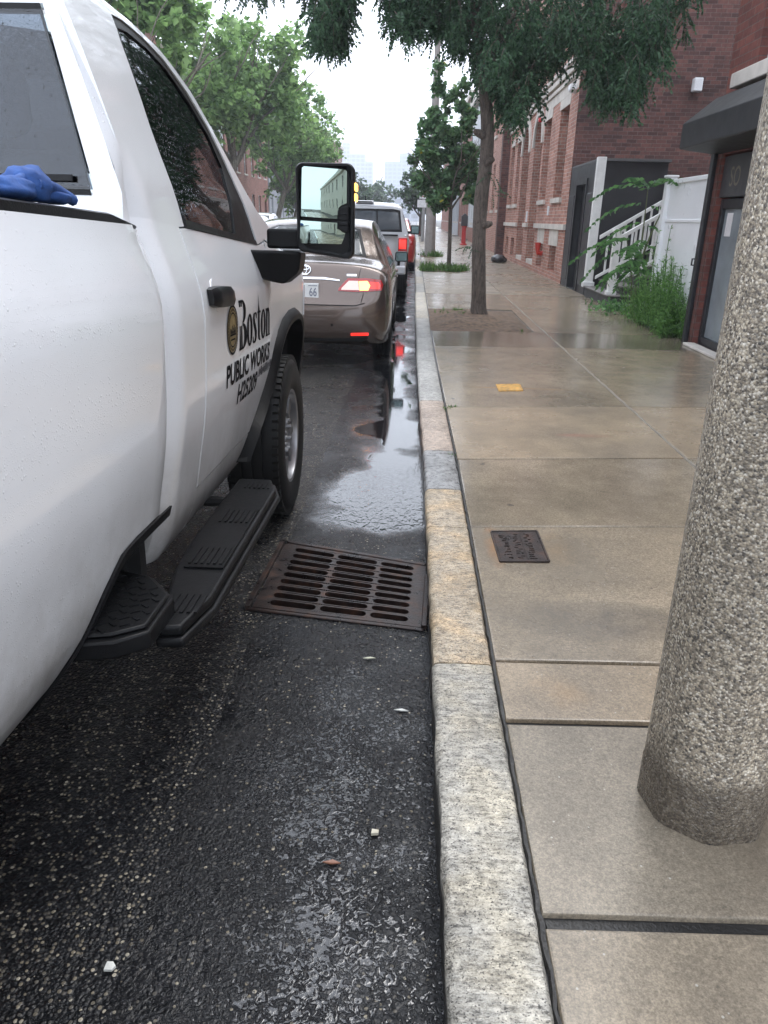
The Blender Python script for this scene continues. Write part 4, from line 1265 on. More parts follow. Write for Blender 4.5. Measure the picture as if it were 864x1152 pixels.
# ------------------------------------------------------------------ blue work glove lying on the bed rail
def build_glove():
    t = NT('blue_cloth', .75); p = t.obj()
    t.set('Base Color', t.ramp(t.noise(p, 30, 4, .6), [(.3, (.012, .045, .17)), (.7, (.03, .10, .33))])); t.bump(t.noise(p, 160, 3), .5, .002)
    m = MB()
    Mw = TR.matrix_basis
    o = Vector((-.115, -2.24, 1.388))
    def lump(c, r, seed, n=14):
        rows = []
        for i in range(n + 1):
            th = PI * i / n; row = []
            for j in range(18):
                ph = 2 * PI * j / 18
                d = Vector((math.sin(th) * math.cos(ph), math.sin(th) * math.sin(ph), math.cos(th)))
                k = 1 + .28 * noise.noise(d * 2.2 + Vector((seed, 0, 0)))
                q = Vector((d.x * r[0] * k, d.y * r[1] * k, d.z * r[2] * k)) + Vector(c)
                q.z = max(q.z, .001); row.append(q)
            rows.append(row)
        m.grid(rows, 0, True)
    lump((0, .0, .030), (.045, .055, .036), 1); lump((.0, -.075, .018), (.040, .07, .022), 2); lump((.012, .065, .014), (.035, .065, .017), 3)
    m.tube(spline_pts([(0, -.10, .02), (.01, -.05, .036), (.0, .0, .052), (-.01, .05, .035), (0, .09, .018), (.01, .125, .012)], 5), [.011] * 26, 8)
    m.tube(spline_pts([(.03, -.03, .03), (.032, .03, .03), (.03, .08, .022), (.03, .13, .012)], 5), [.012] * 16, 8)
    ob = m.build('work_glove', t.m, None, smooth=True, angle=80)
    bpy.context.view_layer.update()
    ob.matrix_world = TR.matrix_world @ Matrix.Translation(o)
    tag(ob, 'crumpled blue cloth glove lying on the black bed rail of the white truck', 'glove')
build_glove()
# ------------------------------------------------------------------ lofted car bodies
def loft(stations, mat, name, parent, per_u=4, per_v=5, arches=(), aw=.30, mats=None):
    """stations: (y, half profile [(x, z) bottom centre .. top centre]) -> closed body; returns object and a ray caster"""
    rows = []
    for y, prof in stations:
        h = spline_pts([(x, y, z) for x, z in prof], per_v)
        full = [Vector(p) for p in h] + [Vector((-p.x, p.y, p.z)) for p in h[-2:0:-1]]
        rows.append(full)
    n = len(rows[0]); dense = []
    cols = [spline_pts([r[j] for r in rows], per_u) for j in range(n)]
    dense = [[cols[j][i] for j in range(n)] for i in range(len(cols[0]))]
    m = MB(); m.grid(dense, 0, True); m.poly(dense[0]); m.poly(dense[-1][::-1])
    o = m.build(name, [mat, M_UNDER], parent, smooth=True, angle=42)
    for (cy, cz, r) in arches:
        c = MB(); c.lathe([(0, -2), (r, -2), (r, 2), (0, 2)], (0, cy, cz), 'x', 40)
        # cut only the outer part of each side
        for s in (1, -1):
            c = MB(); c.lathe([(0, .0), (r, .0), (r, 1.0), (0, 1.0)], (aw * 1.75 if s > 0 else -aw * 1.75 - 1.0, cy, cz), 'x', 40)
            k = c.build('cutter', M_UNDER, None, merge=True)
            k.matrix_world = parent.matrix_world if parent else Matrix()
            if parent: k.parent = parent; k.matrix_parent_inverse = Matrix()
            if parent: k.matrix_basis = Matrix()
            md = o.modifiers.new('arch', 'BOOLEAN'); md.operation = 'DIFFERENCE'; md.object = k; md.solver = 'EXACT'
            bpy.context.view_layer.update()
            dg = bpy.context.evaluated_depsgraph_get()
            me = D.meshes.new_from_object(o.evaluated_get(dg))
            old = o.data; o.modifiers.clear(); o.data = me; D.meshes.remove(old); D.objects.remove(k)
            for p in me.polygons:
                q = p.center
                if abs(q.x) > .3 and abs(math.hypot(q.y - cy, q.z - cz) - r) < .03 and abs(p.normal.x) < .6: p.material_index = 1
                if abs(p.normal.x) > .98 and math.hypot(q.y - cy, q.z - cz) < r * .9 and abs(q.x) < aw * 1.75 + .01: p.material_index = 1
    bm = bmesh.new(); bm.from_mesh(o.data); tree = BVHTree.FromBMesh(bm); bm.free()
    return o, tree

def caster(tree, way):
    """way 'rear': outline in (x, z) seen from behind; 'front'; 'right'/'left': outline in (y, z)"""
    def mk(off):
        def f(a, b, d):
            if way == 'rear': org, dr = Vector((a, -3, b)), Vector((0, 1, 0))
            elif way == 'front': org, dr = Vector((a, 9, b)), Vector((0, -1, 0))
            elif way == 'right': org, dr = Vector((4, a, b)), Vector((-1, 0, 0))
            else: org, dr = Vector((-4, a, b)), Vector((1, 0, 0))
            h = tree.ray_cast(org, dr)
            p = h[0] if h[0] is not None else org + dr * 3.2
            return p - dr * (off - d)
        return f
    return mk

def decal(tree, way, outline, mat, name, parent, off=.006, thick=.012, st=.05, smooth=True):
    m = MB(); patch(m, outline, caster(tree, way)(off), st, st, thick)
    return m.build(name, mat, parent, smooth=smooth, angle=40)

M_MIRROR2 = NT('car_mirror_glass', .06, (.10, .14, .14), .9).m
M_DGLASS = paint('tinted_car_glass', (.012, .017, .018), 0, .08, .5, None, 40, 110)
M_DGLASS2 = simple('dark_car_glass', (.015, .02, .022), .06, var=.1)
M_PLATE = simple('plate_white', (.72, .72, .70), .4)
M_REDINK = simple('red_ink', (.45, .02, .02), .5)
M_PLATEINK = simple('plate_ink', (.16, .17, .22), .5)

def flip(outline): return [(-a, b) for a, b in outline][::-1]

def letters(parent, body, x0, x1, z0, z1, y, name, mat):
    v, fs = text_geom(body, 1.0, .01)
    u0, u1 = min(p[0] for p in v), max(p[0] for p in v); v0, v1 = min(p[1] for p in v), max(p[1] for p in v)
    m = MB(); m.add([(lerp(x0, x1, (p[0] - u0) / (u1 - u0)), y, lerp(z0, z1, (p[1] - v0) / (v1 - v0))) for p in v], fs)
    return m.build(name, mat, parent)

SEDAN = [
 (.00, [(0,.37),(.46,.37),(.57,.41),(.62,.51),(.60,.585),(.53,.625),(.35,.640),(0,.645)]),
 (.035, [(0,.29),(.60,.29),(.715,.37),(.755,.53),(.745,.64),(.70,.695),(.45,.715),(0,.725)]),
 (.085, [(0,.25),(.68,.25),(.785,.34),(.82,.56),(.81,.73),(.765,.845),(.48,.885),(0,.90)]),
 (.135, [(0,.235),(.70,.235),(.815,.33),(.845,.58),(.83,.78),(.785,.915),(.50,.985),(0,1.00)]),
 (.22, [(0,.22),(.72,.22),(.835,.32),(.865,.60),(.85,.82),(.80,.955),(.53,1.025),(0,1.045)]),
 (.45, [(0,.20),(.74,.20),(.855,.30),(.88,.62),(.868,.86),(.81,.985),(.56,1.05),(0,1.07)]),
 (.62, [(0,.19),(.74,.19),(.86,.30),(.88,.63),(.87,.88),(.77,1.03),(.58,1.085),(0,1.11)]),
 (.90, [(0,.18),(.74,.18),(.86,.30),(.88,.63),(.87,.90),(.715,1.17),(.58,1.245),(0,1.285)]),
 (1.20, [(0,.18),(.74,.18),(.86,.30),(.88,.63),(.87,.90),(.665,1.30),(.55,1.385),(0,1.425)]),
 (1.65, [(0,.18),(.74,.18),(.86,.30),(.88,.63),(.87,.90),(.645,1.36),(.54,1.435),(0,1.465)]),
 (2.35, [(0,.18),(.74,.18),(.86,.30),(.88,.63),(.87,.89),(.65,1.35),(.54,1.43),(0,1.46)]),
 (2.72, [(0,.18),(.74,.18),(.86,.30),(.88,.63),(.868,.88),(.69,1.26),(.56,1.35),(0,1.385)]),
 (3.35, [(0,.18),(.74,.18),(.86,.30),(.88,.63),(.862,.86),(.78,.97),(.60,1.03),(0,1.06)]),
 (3.85, [(0,.18),(.74,.18),(.855,.30),(.87,.60),(.85,.80),(.76,.90),(.58,.955),(0,.98)]),
 (4.30, [(0,.20),(.68,.20),(.79,.32),(.80,.55),(.78,.68),(.68,.76),(.5,.80),(0,.82)]),
 (4.48, [(0,.26),(.5,.26),(.60,.36),(.62,.50),(.60,.58),(.52,.63),(.4,.65),(0,.66)]),
]
def scale_st(st, sy, sx, sz, lift=0):
    return [(y * sy, [(x * sx, z * sz + lift) for x, z in p]) for y, p in st]

SIDEWIN = [(1.02, .965), (1.15, 1.14), (1.33, 1.27), (1.62, 1.335), (2.32, 1.325), (2.60, 1.25), (2.98, .985), (2.6, .955)]
def sedan_windows(tree, root, glassm, sy=1, sz=1):
    for way, s in (('right', 1), ('left', -1)):
        w1 = [(a * sy, b * sz) for a, b in [(1.03, .985), (1.16, 1.13), (1.34, 1.255), (1.62, 1.315), (1.88, 1.318), (1.92, .965)]]
        w2 = [(a * sy, b * sz) for a, b in [(1.98, .965), (1.96, 1.318), (2.30, 1.31), (2.57, 1.235), (2.93, .985), (2.6, .962)]]
        for q in (w1, w2):
            o = decal(tree, way, q, glassm, 'side_window', root, .004, .01, .09)
        trim = [(a * sy, b * sz) for a, b in [(1.0, .955), (3.0, .945), (3.0, .962), (1.02, .972)]]
        decal(tree, way, trim, M_RUBBER, 'window_trim', root, .006, .012, .12)

def build_sedan():
    root = empty('sedan', (-1.125, 7.86, 0), (0, 0, R(.4)))
    tag(root, 'brown metallic sedan with its hazard lamp lit, queued in front of the white truck', 'car')
    bpy.context.view_layer.update()
    P = paint('taupe_metallic', (.125, .092, .076), .7, .27, .6, None, 45, 120)
    body, tree = loft(SEDAN, P, 'body', root, 5, 6, [(.93, .32, .345), (3.53, .32, .345)])
    rw = [(-.60, 1.075), (-.50, 1.345), (-.42, 1.375), (.42, 1.375), (.50, 1.345), (.60, 1.075), (.3, 1.115), (-.3, 1.115)]
    decal(tree, 'rear', rw, M_RUBBER, 'window_trim', root, .003, .01, .05)
    rg = [(-.555, 1.09), (-.475, 1.33), (-.41, 1.355), (.41, 1.355), (.475, 1.33), (.555, 1.09), (.3, 1.13), (-.3, 1.13)]
    decal(tree, 'rear', rg, M_DGLASS, 'rear_window', root, .006, .01, .05)
    decal(tree, 'front', [(-.66, 1.03), (-.55, 1.33), (.55, 1.33), (.66, 1.03)], M_DGLASS2, 'windscreen', root, .004, .01, .08)
    sedan_windows(tree, root, M_DGLASS2)
    lampo = [(.345, .775), (.352, .80), (.44, .895), (.62, .900), (.775, .885), (.800, .84), (.785, .785), (.62, .770), (.50, .768)]
    for s in (1, -1):
        ol = lampo if s > 0 else flip(lampo)
        L_ = decal(tree, 'rear', ol, M_RED, 'tail_light', root, .010, .03, .03)
        cl = [(.375, .785), (.385, .805), (.452, .872), (.545, .872), (.560, .785)]
        decal(tree, 'rear', cl if s > 0 else flip(cl), M_CLEAR, 'reversing_lens', L_, .0135, .01, .03)
        am = [(.565, .783), (.553, .868), (.640, .872), (.668, .83), (.650, .785)]
        decal(tree, 'rear', am if s > 0 else flip(am), M_AMBER_LIT, 'indicator_lens', L_, .0135, .01, .03)
        rd = [(.675, .80), (.665, .865), (.75, .86), (.772, .83), (.760, .80)]
        decal(tree, 'rear', rd if s > 0 else flip(rd), M_RED_LIT, 'brake_lens', L_, .0135, .01, .03)
        rf = [(.48, .335), (.48, .362), (.66, .368), (.66, .340)]
        decal(tree, 'rear', rf if s > 0 else flip(rf), M_RED_LIT, 'reflector', root, .008, .02, .04)  # no lamp: returned light is put in as a glow of its own
        sn = [(.27, .44 + 0), (.285, .455), (.30, .44), (.285, .425)]
        decal(tree, 'rear', sn if s > 0 else flip(sn), M_BLACK, 'parking_sensor', root, .004, .01, .02)
    # chrome strip, boot seam, plate recess
    decal(tree, 'rear', [(-.36, .868), (-.36, .880), (-.2, .900), (.2, .900), (.36, .880), (.36, .868), (.2, .880), (-.2, .880)], M_CHROME, 'chrome_strip', root, .016, .03, .04)
    seam = [(-.62, .665), (-.52, .640), (.52, .640), (.62, .665), (.62, .656), (.52, .629), (-.52, .629), (-.62, .656)]
    decal(tree, 'rear', seam, M_UNDER, 'boot_seam', root, .0015, .005, .04)
    for s in (1, -1):
        q = [(.575, .66), (.60, .755), (.606, .753), (.582, .658)]
        decal(tree, 'rear', q if s > 0 else flip(q), M_UNDER, 'boot_seam', root, .0015, .005, .03)
        q = [(.545, .90), (.575, 1.02), (.580, 1.018), (.551, .899)]
        decal(tree, 'rear', q if s > 0 else flip(q), M_UNDER, 'boot_seam', root, .0015, .005, .03)
    lowm = [(-.60, .27), (-.66, .325), (-.3, .30), (.3, .30), (.66, .325), (.60, .27)]
    decal(tree, 'rear', lowm, M_UNDER, 'lower_bumper', root, .005, .02, .05)
    m = MB(); m.box((-.15, .028, .688), (.15, .04, .842)); pl = m.build('licence_plate', M_PLATE, root, bevel=.004)
    letters(pl, '66', .055, .13, .715, .80, .0265, 'lettering', M_PLATEINK)
    m = MB(); m.box((.045, .0262, .815), (.135, .0275, .822)); m.build('lettering', M_PLATEINK, pl)
    # round emblem: three crossing ellipses
    m = MB()
    def ell(rx, rz, cx=0, cz=0, w_=.007):
        pts = []
        for k in range(25):
            a = 2 * PI * k / 24
            h = caster(tree, 'rear')(.012)(cx + rx * math.cos(a), .965 + cz + rz * math.sin(a), 0); pts.append(h)
        m.tube(pts, w_, 6, cap=False)
    ell(.062, .043); ell(.022, .040, 0, 0, .005); ell(.046, .016, 0, .018, .005)
    m.build('emblem', M_CHROME, root, smooth=True)
    decal(tree, 'rear', [(.43, .915), (.43, .935), (.53, .935), (.53, .915)], M_CHROME, 'badge', root, .006, .01, .03)
    for s in (1, -1):
        for y in (.93, 3.53): wheel(root, (s * .868, y, .315), .315, .20, .20, s, 7, lugs=False)
        m = MB(); x = s * .93
        m.box((x - .07, 2.70, .93), (x + .10 * s + .0, 2.82, 1.06)) if s > 0 else m.box((x - .10, 2.70, .93), (x + .07, 2.82, 1.06))
        mo = m.build('door_mirror', M_BLACK, root, bevel=.03, seg=3)
        m = MB(); m.box((x - .055 if s > 0 else x - .085, 2.692, .945), (x + .085 if s > 0 else x + .055, 2.699, 1.045)); m.build('mirror_glass', M_MIRROR2, mo)
        way = 'right' if s > 0 else 'left'
        for y in (1.78, 2.72):
            decal(tree, way, [(y, .80), (y, .825), (y + .16, .825), (y + .16, .80)], P, 'door_handle', root, .025, .03, .05)
        for ys in ([(1.935, .30), (1.945, .30), (1.945, .945), (1.935, .945)], [(1.22, .60), (1.05, .93), (1.058, .934), (1.232, .60)], [(2.98, .30), (2.988, .30), (2.99, .93), (2.982, .93)]):
            decal(tree, way, ys, M_UNDER, 'door_seam', root, .0012, .004, .1)
    m = MB(); m.box((-.045, .62, 1.40), (.045, .75, 1.43))
    decal(tree, 'front', [(-.70, .60), (-.74, .70), (-.5, .68), (-.45, .60)], M_CHROME, 'headlight', root); decal(tree, 'front', [(.45, .60), (.5, .68), (.74, .70), (.70, .60)], M_CHROME, 'headlight', root)
    return root
build_sedan()

# ------------------------------------------------------------------ silver pickup ahead
def build_pickup():
    root = empty('pickup_truck', (-1.10, 15.25, 0), (0, 0, R(.3)))
    tag(root, 'silver pickup truck with red tail lamp and three-pane rear window, ahead of the sedan', 'pickup truck')
    bpy.context.view_layer.update()
    P = paint('silver_metallic', (.46, .46, .475), .5, .35, .3, None, 45, 120)
    cabs = [
     (1.64, [(0,.50),(.80,.50),(.90,.55),(.925,.80),(.92,1.12),(.80,1.50),(.72,1.66),(0,1.70)]),
     (1.70, [(0,.40),(.80,.40),(.90,.50),(.93,.80),(.925,1.12),(.80,1.55),(.70,1.71),(0,1.755)]),
     (2.0, [(0,.40),(.80,.40),(.90,.50),(.93,.80),(.925,1.12),(.78,1.60),(.68,1.745),(0,1.785)]),
     (2.9, [(0,.40),(.80,.40),(.90,.50),(.93,.80),(.925,1.12),(.77,1.60),(.67,1.745),(0,1.785)]),
     (3.3, [(0,.40),(.80,.40),(.90,.50),(.93,.80),(.92,1.12),(.80,1.47),(.70,1.62),(0,1.66)]),
     (3.85, [(0,.40),(.80,.40),(.90,.50),(.93,.80),(.91,1.05),(.84,1.14),(.72,1.19),(0,1.23)]),
     (4.8, [(0,.42),(.78,.42),(.88,.50),(.90,.78),(.88,.97),(.80,1.06),(.68,1.11),(0,1.14)]),
     (5.15, [(0,.48),(.66,.48),(.76,.55),(.78,.75),(.76,.90),(.68,.96),(.6,.99),(0,1.0)])]
    body, tree = loft(cabs, P, 'cab', root, 5, 5, [(4.25, .40, .43)], .34)
    # bed
    m = MB()
    for s in (1, -1):
        rows = []
        prof = [(.80, .52), (.90, .56), (.925, .80), (.925, 1.10), (.905, 1.165), (.86, 1.175), (.84, 1.15), (.84, .80)]
        for y in [.05, .12, .5, .95, 1.3, 1.62]:
            rows.append([(s * (x - (.03 if y < .1 else 0)), y, z) for x, z in prof])
        m.grid(rows); m.poly(rows[0]); m.poly(rows[-1])
    m.box((-.85, .10, .76), (.85, 1.62, .80)); m.box((-.85, 1.56, .8), (.85, 1.60, 1.16))
    bed = m.build('bed', P, root, smooth=True, angle=40)
    m = MB(); rows = []
    for z, y in ((.62, .055), (.66, .035), (.80, .03), (1.02, .03), (1.10, .032), (1.15, .015), (1.172, .03), (1.175, .09), (1.12, .10), (.62, .11)):
        rows.append([(lerp(-.735, .735, i / 12), y - .0 + (.02 if i in (0, 12) else 0), z) for i in range(13)])
    m.grid(rows, 0); tg = m.build('tailgate', P, root, smooth=True, angle=40)
    m = MB(); m.box((-.13, .018, .98), (.13, .034, 1.07)); m.build('handle', M_BLACK, tg, bevel=.012)
    m = MB(); m.box((-.735, .012, 1.150), (.735, .05, 1.182)); m.build('top_trim', M_BLACK, tg, bevel=.008)
    for s in (1, -1):
        m = MB(); x0, x1 = sorted((s * .742, s * .915)); m.box((x0, .025, .80), (x1, .12, 1.13)); t = m.build('tail_light', M_RED, root, bevel=.02)
        m = MB(); x0, x1 = sorted((s * .765, s * .895)); m.box((x0, .017, .93), (x1, .026, 1.09)); m.build('brake_lens', M_RED_LIT, t, bevel=.01)
    m = MB(); m.box((-.90, -.10, .46), (.90, .06, .62)); bp = m.build('rear_bumper', P, root, bevel=.03, seg=3)
    m = MB(); m.box((-.50, -.105, .60), (.50, -.01, .628)); m.build('step_pad', M_BLACK, bp)
    m = MB(); m.box((-.152, -.108, .47), (.152, -.099, .60)); m.build('licence_plate', M_PLATE, bp)
    # rear window in three panes
    def pane(x0, x1, nm, mat, off):
        k = lambda z: (z - 1.24) / .42
        q = [(x0, 1.235), (x0 * (.97 if abs(x0) > .5 else 1), 1.60), (x1 * (.94 if abs(x1) > .5 else 1), 1.60 if abs(x1) < .5 else 1.58), (x1, 1.25 if abs(x1) > .5 else 1.235)]
        return decal(tree, 'rear', q, mat, nm, root, off, .012, .05)
    fr = [(-.79, 1.20), (-.74, 1.62), (-.6, 1.645), (.6, 1.645), (.74, 1.62), (.79, 1.20)]
    decal(tree, 'rear', fr, M_RUBBER, 'window_trim', root, .003, .012, .05)
    tint = paint('pickup_rear_glass', (.055, .062, .07), 0, .07, .4, None, 40, 110)
    for a, b in ((-.74, -.275), (-.245, .245), (.275, .74)): pane(a, b, 'rear_window', tint, .008)
    m = MB(); m.box((-.19, 1.63, 1.752), (.19, 1.75, 1.80)); bl = m.build('brake_light_housing', P, root, bevel=.02)
    m = MB(); m.box((-.15, 1.622, 1.764), (.15, 1.632, 1.786)); m.build('high_brake_light', M_BLACK, bl)
    m = MB(); m.tube([(0, 1.9, 1.78), (0, 1.86, 1.90)], [.02, .008], 8); m.build('roof_aerial', M_BLACK, root)
    decal(tree, 'front', [(-.72, 1.24), (-.62, 1.60), (.62, 1.60), (.72, 1.24)], M_DGLASS2, 'windscreen', root, .004, .01, .08)
    for s, way in ((1, 'right'), (-1, 'left')):
        for q in ([(1.86, 1.16), (1.90, 1.54), (2.45, 1.56), (2.45, 1.15)], [(2.52, 1.15), (2.52, 1.56), (3.0, 1.55), (3.55, 1.16)]):
            decal(tree, way, q, M_DGLASS2, 'side_window', root, .004, .01, .08)
        for y in (.0, 0):
            pass
        m = MB(); x0, x1 = sorted((s * .96, s * 1.17)); m.box((x0, 3.25, 1.13), (x1, 3.37, 1.33)); mo = m.build('door_mirror', M_BLACK, root, bevel=.035, seg=3)
        m = MB(); x0, x1 = sorted((s * .985, s * 1.145)); m.box((x0, 3.243, 1.155), (x1, 3.249, 1.305)); m.build('mirror_glass', M_MIRROR2, mo)
        m = MB(); x0, x1 = sorted((s * .86, s * .98)); m.box((x0, 3.29, 1.14), (x1, 3.33, 1.20)); m.build('mirror_foot', M_BLACK, mo)
        for y in (.95, 4.25): wheel(root, (s * .915, y, .385), .385, .25, .21, s, 6, lugs=False)
        m = MB(); x0, x1 = sorted((s * .5, s * .80)); m.box((x0, .45, .40), (x1, 1.45, .80)); m.build('wheel_well', M_UNDER, root)
    # dark arch over the rear wheel
    m = MB()
    for s in (1, -1):
        rows = []
        for p in arc(.95, .385, .43, -8, 188, 24):
            rows.append([(s * .931, p[0], p[1]), (s * .931, .95 + (p[0] - .95) * .88, .385 + (p[1] - .385) * .88), (s * .6, .95 + (p[0] - .95) * .88, .385 + (p[1] - .385) * .88)])
        m.grid(rows)
    m.build('wheel_arch_trim', M_BLACK, root, smooth=True)
    m = MB(); m.box((-.6, .3, .38), (.6, 4.9, .52)); m.build('chassis', M_UNDER, root)
build_pickup()

# ------------------------------------------------------------------ small background cars
def small_car(loc, rz, col, label, group, tall=1.0, metallic=0.0, cat='car', lit=False):
    root = empty('parked_car', loc, (0, 0, rz)); tag(root, label, cat, group)
    bpy.context.view_layer.update()
    P = paint('car_paint', col, metallic, .3, 0)
    st = scale_st(SEDAN, 1, 1.02, tall)
    if tall > 1.1:     # estate back: lift the boot stations to the roof
        st = [(y, ([(x, z + (max(0, z - .75) * .85 if .2 < y < 1.0 else 0)) for x, z in p])) for y, p in st]
    body, tree = loft(st, P, 'body', root, 4, 4, [(.93, .32, .36), (3.53, .32, .36)])
    z = tall
    decal(tree, 'rear', [(-.58, 1.12 * z), (-.48, 1.34 * z), (.48, 1.34 * z), (.58, 1.12 * z)], M_DGLASS2, 'rear_window', root, .006, .01, .08)
    decal(tree, 'front', [(-.62, 1.04 * z), (-.54, 1.33 * z), (.54, 1.33 * z), (.62, 1.04 * z)], M_DGLASS2, 'windscreen', root, .006, .01, .08)
    sedan_windows(tree, root, M_DGLASS2, 1, z)
    for s in (1, -1):
        q = [(.50, .70 * z), (.50, .88 * z), (.80, .86 * z), (.80, .72 * z)]
        decal(tree, 'rear', q if s > 0 else flip(q), M_RED, 'tail_light', root, .01, .03, .05)
        q = [(.42, .56 * z), (.45, .68 * z), (.70, .70 * z), (.68, .58 * z)]
        decal(tree, 'front', q if s > 0 else flip(q), M_CHROME, 'headlight', root, .01, .03, .06)
        for y in (.93, 3.53): wheel(root, (s * .885, y, .32), .32, .20, .20, s, 6, lugs=False)
        m = MB(); x0, x1 = sorted((s * .88, s * 1.03)); m.box((x0, 2.72, .95 * z), (x1, 2.82, 1.07 * z)); m.build('door_mirror', P, root, bevel=.03)
    m = MB(); m.box((-.4, .15, .56), (.4, 4.3, .57))
    decal(tree, 'front', [(-.35, .42), (-.35, .56), (.35, .56), (.35, .42)], M_BLACK, 'grille', root, .006, .02, .08)
    return root
small_car((-.93, 23.6, 0), R(.2), (.42, .03, .03), 'red car parked at the kerb beyond the silver pickup', None, 1.03)
small_car((-3.95, 15.2, 0), R(0), (.78, .79, .80), 'white car in the traffic lane, its roof showing left of the truck mirror', None, 1.02)
small_car((-7.9, 38.5, 0), R(180), (.78, .79, .80), 'white car with dark windscreen parked across the street under the trees', 'cars parked across the street', 1.08)
small_car((-8.5, 32.4, 0), R(180), (.03, .035, .04), 'dark grey car parked across the street nearest the truck windscreen', 'cars parked across the street', 1.1)
small_car((-8.5, 46.0, 0), R(180), (.70, .71, .72), 'pale silver car furthest along the row parked across the street', 'cars parked across the street', 1.1, .3)
small_car((-1.0, 31.5, 0), R(0), (.10, .11, .13), 'dark car at the kerb in front of the red car', None, 1.0)
# parts of the buildings and plants are written in world space under an Empty
def link(o, parent=None):
    COL.objects.link(o)
    if parent is not None:
        o.parent = parent
        if parent.parent is None and parent.get('world'):
            o.matrix_parent_inverse = Matrix.Translation(-Vector(parent.location))
    return o
def wempty(name, loc):
    o = empty(name, loc); o['world'] = 1
    return o

# ------------------------------------------------------------------ buildings
B_PINK = brick('rowhouse_brick', (.32, .135, .095), (.50, .25, .185), (.50, .45, .40), .8, .21, .078)
B_DARK = brick('side_wall_brick', (.058, .023, .020), (.150, .060, .046), (.13, .095, .085), .8, .21, .075, .55)
B_SHOP = brick('shop_brick', (.125, .038, .030), (.20, .062, .046), (.13, .085, .075), .75, .22, .08)
B_PIER = brick('pier_brick', (.085, .034, .028), (.14, .054, .042), (.10, .075, .065), .75, .22, .08)
B_RED = brick('far_brick', (.26, .105, .075), (.33, .15, .11), (.30, .25, .22), .8, .3, .12)
M_STONE = simple('pale_stone', (.55, .51, .46), .75, var=.18, scale=3, bump=.3)
M_WFRAME = simple('white_window_frame', (.70, .71, .72), .45)
M_DFRAME = simple('dark_window_frame', (.035, .035, .04), .45)
M_PANE = simple('house_window_pane', (.03, .035, .042), .06, var=.3, scale=1.5)
M_BLIND = simple('window_blind', (.34, .35, .37), .5, var=.15, scale=2)
M_ROOF = simple('flat_roof', (.10, .10, .10), .9)
M_BLACKPAINT = simple('black_painted_wood', (.014, .015, .018), .42, var=.3, scale=5)
M_BLACKBOARD = simple('charcoal_board', (.022, .023, .026), .45, var=.25, scale=3)
M_WHITEWOOD = simple('white_painted_wood', (.72, .72, .70), .5, var=.08)
M_VINYL = simple('white_vinyl', (.78, .79, .80), .3, var=.05, scale=2)
M_STEP = simple('weathered_grey_step', (.14, .13, .12), .6, var=.25, scale=5, bump=.3)

def wall_x(m, X, y0, y1, z0, z1, holes, depth, s, mi=0):
    """facade in the plane x = X with openings (ya, yb, za, zb[, 'arch']); reveals go depth*s back"""
    ys = sorted({y0, y1} | {v for h in holes for v in h[:2]}); zs = sorted({z0, z1} | {v for h in holes for v in h[2:4]})
    for a, b in zip(ys, ys[1:]):
        for c, d in zip(zs, zs[1:]):
            yc, zc = (a + b) / 2, (c + d) / 2
            if any(h[0] < yc < h[1] and h[2] < zc < h[3] for h in holes): continue
            m.quad((X, a, c), (X, b, c), (X, b, d), (X, a, d), mi)
    for h in holes:
        ya, yb, za, zb = h[:4]; Xd = X + depth * s
        if len(h) > 4:
            r = (yb - ya) / 2; yc = (ya + yb) / 2; zs_ = zb - r * 1.0; n = 16
            pts = [(yc - r * math.cos(PI * k / n), zs_ + r * math.sin(PI * k / n)) for k in range(n + 1)]
            for k in range(n):
                (p, q), (p2, q2) = pts[k], pts[k + 1]
                m.quad((X, p, q), (X, p2, q2), (X, p2, zb), (X, p, zb), mi)
                m.quad((X, p, q), (X, p2, q2), (Xd, p2, q2), (Xd, p, q), mi)
            m.quad((X, ya, za), (X, ya, zs_), (Xd, ya, zs_), (Xd, ya, za), mi); m.quad((X, yb, za), (X, yb, zs_), (Xd, yb, zs_), (Xd, yb, za), mi)
        else:
            m.quad((X, ya, za), (X, ya, zb), (Xd, ya, zb), (Xd, ya, za), mi); m.quad((X, yb, za), (X, yb, zb), (Xd, yb, zb), (Xd, yb, za), mi)
            m.quad((X, ya, zb), (X, yb, zb), (Xd, yb, zb), (Xd, ya, zb), mi)
        m.quad((X, ya, za), (X, yb, za), (Xd, yb, za), (Xd, ya, za), mi)

def shell(m, X, Xb, y0, y1, z0, z1, mi=0, ends=(0, 0), front=False):
    m.quad((X, y0, z0), (Xb, y0, z0), (Xb, y0, z1), (X, y0, z1), ends[0]); m.quad((X, y1, z0), (Xb, y1, z0), (Xb, y1, z1), (X, y1, z1), ends[1])
    m.quad((Xb, y0, z0), (Xb, y1, z0), (Xb, y1, z1), (Xb, y0, z1), mi); m.quad((X, y0, z1), (Xb, y0, z1), (Xb, y1, z1), (X, y1, z1), mi)

